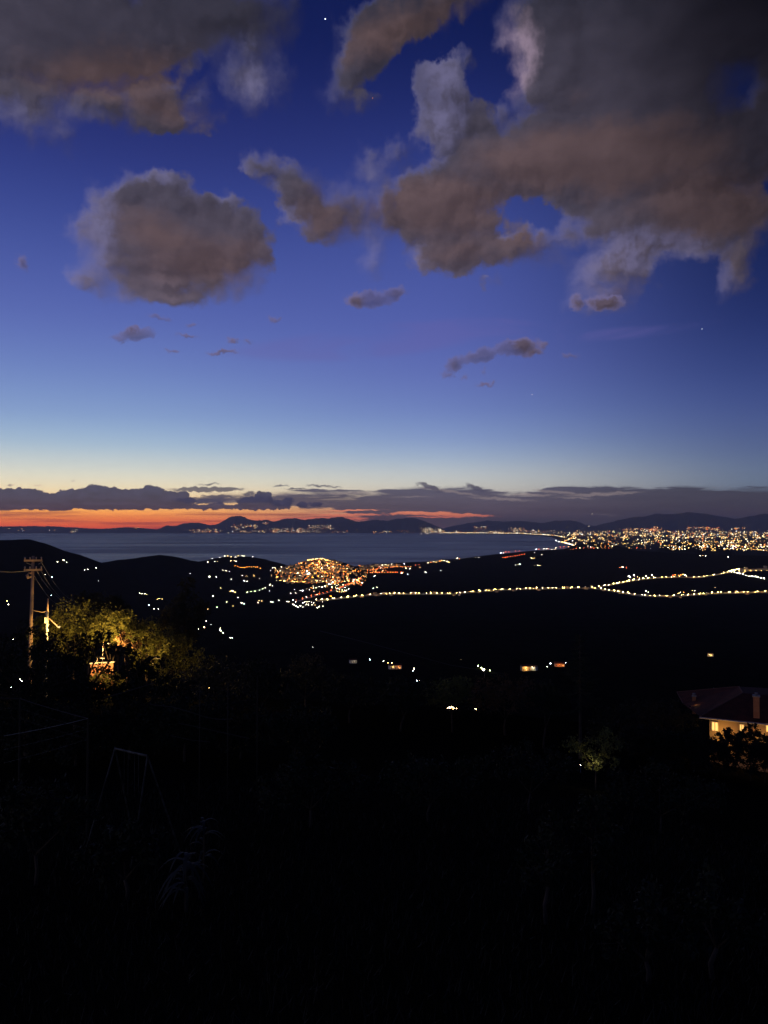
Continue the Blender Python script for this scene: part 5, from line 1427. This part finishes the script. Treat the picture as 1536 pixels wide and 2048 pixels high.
GN = [
    (1095, 1690, 14.5, [(0, 0, 50), (-30, 36, 40), (34, 30, 40), (10, -40, 26)], 'leafy shrub with thin pale leaves at lower right of centre'),
    (1180, 1640, 15.5, [(0, 0, 40), (14, -30, 24), (20, 40, 40)], 'taller shrub just behind the pale leaved one'),
    (1290, 1850, 12.0, [(0, 0, 60), (60, 20, 50), (-50, 30, 44)], 'broad dark shrub near the bottom right'),
    (1430, 1790, 13.0, [(0, 0, 54), (50, 30, 44), (-30, 50, 44)], 'dark shrub at the right edge near the bottom'),
    (250, 1690, 17.0, [(0, 0, 50), (-50, 10, 40), (50, 20, 40)], 'dark low shrub under the swing frame'),
    (70, 1610, 20.0, [(0, 0, 60), (60, 20, 44), (-50, 20, 44)], 'dark shrub at the left edge beside the swing frame'),
    (620, 1560, 24.0, [(0, 0, 60), (70, 10, 50), (-60, 14, 50)], 'wide dark shrub in the middle of the garden'),
    (860, 1540, 26.0, [(0, 0, 56), (70, 6, 46), (-60, 14, 46)], 'dark shrub right of the middle of the garden'),
    (1060, 1520, 30.0, [(0, 0, 50), (50, 16, 40), (-46, 16, 40)], 'dark shrub left of the glittering bush'),
    (1320, 1570, 30.0, [(0, 0, 60), (70, 6, 46), (-60, 14, 46)], 'dark shrub below the tiled house'),
]
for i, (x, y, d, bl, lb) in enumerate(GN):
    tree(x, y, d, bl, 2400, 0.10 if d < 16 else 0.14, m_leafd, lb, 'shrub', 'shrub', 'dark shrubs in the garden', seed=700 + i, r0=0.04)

# grass over the nearest slope
r = np.random.RandomState(5)
n = 26000
a_ = r.uniform(-0.62, 0.62, n); d_ = 5 + 30 * r.rand(n) ** 1.3
X_, Y_ = np.sin(a_) * d_, np.cos(a_) * d_; Z_ = height(a_, d_)
ln = r.uniform(0.08, 0.26, n); th = r.uniform(0, 6.28, n); w = 0.008 + 0.0006 * d_
bx, by = np.cos(th) * w, np.sin(th) * w
tx, ty = r.normal(size=n) * .07, r.normal(size=n) * .07
V = np.stack([np.stack([X_ - bx, Y_ - by, Z_ - .02], 1), np.stack([X_ + bx, Y_ + by, Z_ - .02], 1), np.stack([X_ + tx, Y_ + ty, Z_ + ln], 1)], 1).reshape(-1, 3)
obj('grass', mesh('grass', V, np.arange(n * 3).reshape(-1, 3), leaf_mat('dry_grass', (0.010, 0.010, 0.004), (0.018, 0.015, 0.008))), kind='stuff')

# ---------------------------------------------------------------- first stars and far beacons
def star(px, py, s, label, k='w', dist=120000, name='star', strength=3.5):
    d = Vector(ray(px, py)).normalized() * dist
    r = s * dist / 739.0
    o = Build().ball((0, 0, 0), r).obj(name, [glow('star_glow', k, strength, 'NONE')], loc=Vector((0, 0, EYE)) + d, label=label, cat=name.replace('_', ' '))
star(650.5, 38, 0.5, 'brightest evening star near the top between two clouds', 'b')
star(745, 196, 0.2, 'faint reddish star below the upper middle cloud', 'o')
star(1064, 789, 0.24, 'small star in the clear blue below the right flat cloud', 'w')
star(1404, 658, 0.24, 'small star at the tip of the violet streak at right', 'b')
for x, y, s, lb in ((1184, 1027.5, 0.62, 'white beacon light high above the mountain crest at right'), (1178, 1052.5, 0.5, 'white light on the mountain slope under the high beacon')):
    d = Vector(ray(x, y)).normalized() * 45500
    Build().ball((0, 0, 0), s * 45500 / 739 * .45).obj('beacon_light', [GLOWFAR['w']], loc=Vector((0, 0, EYE)) + d, label=lb, cat='beacon')
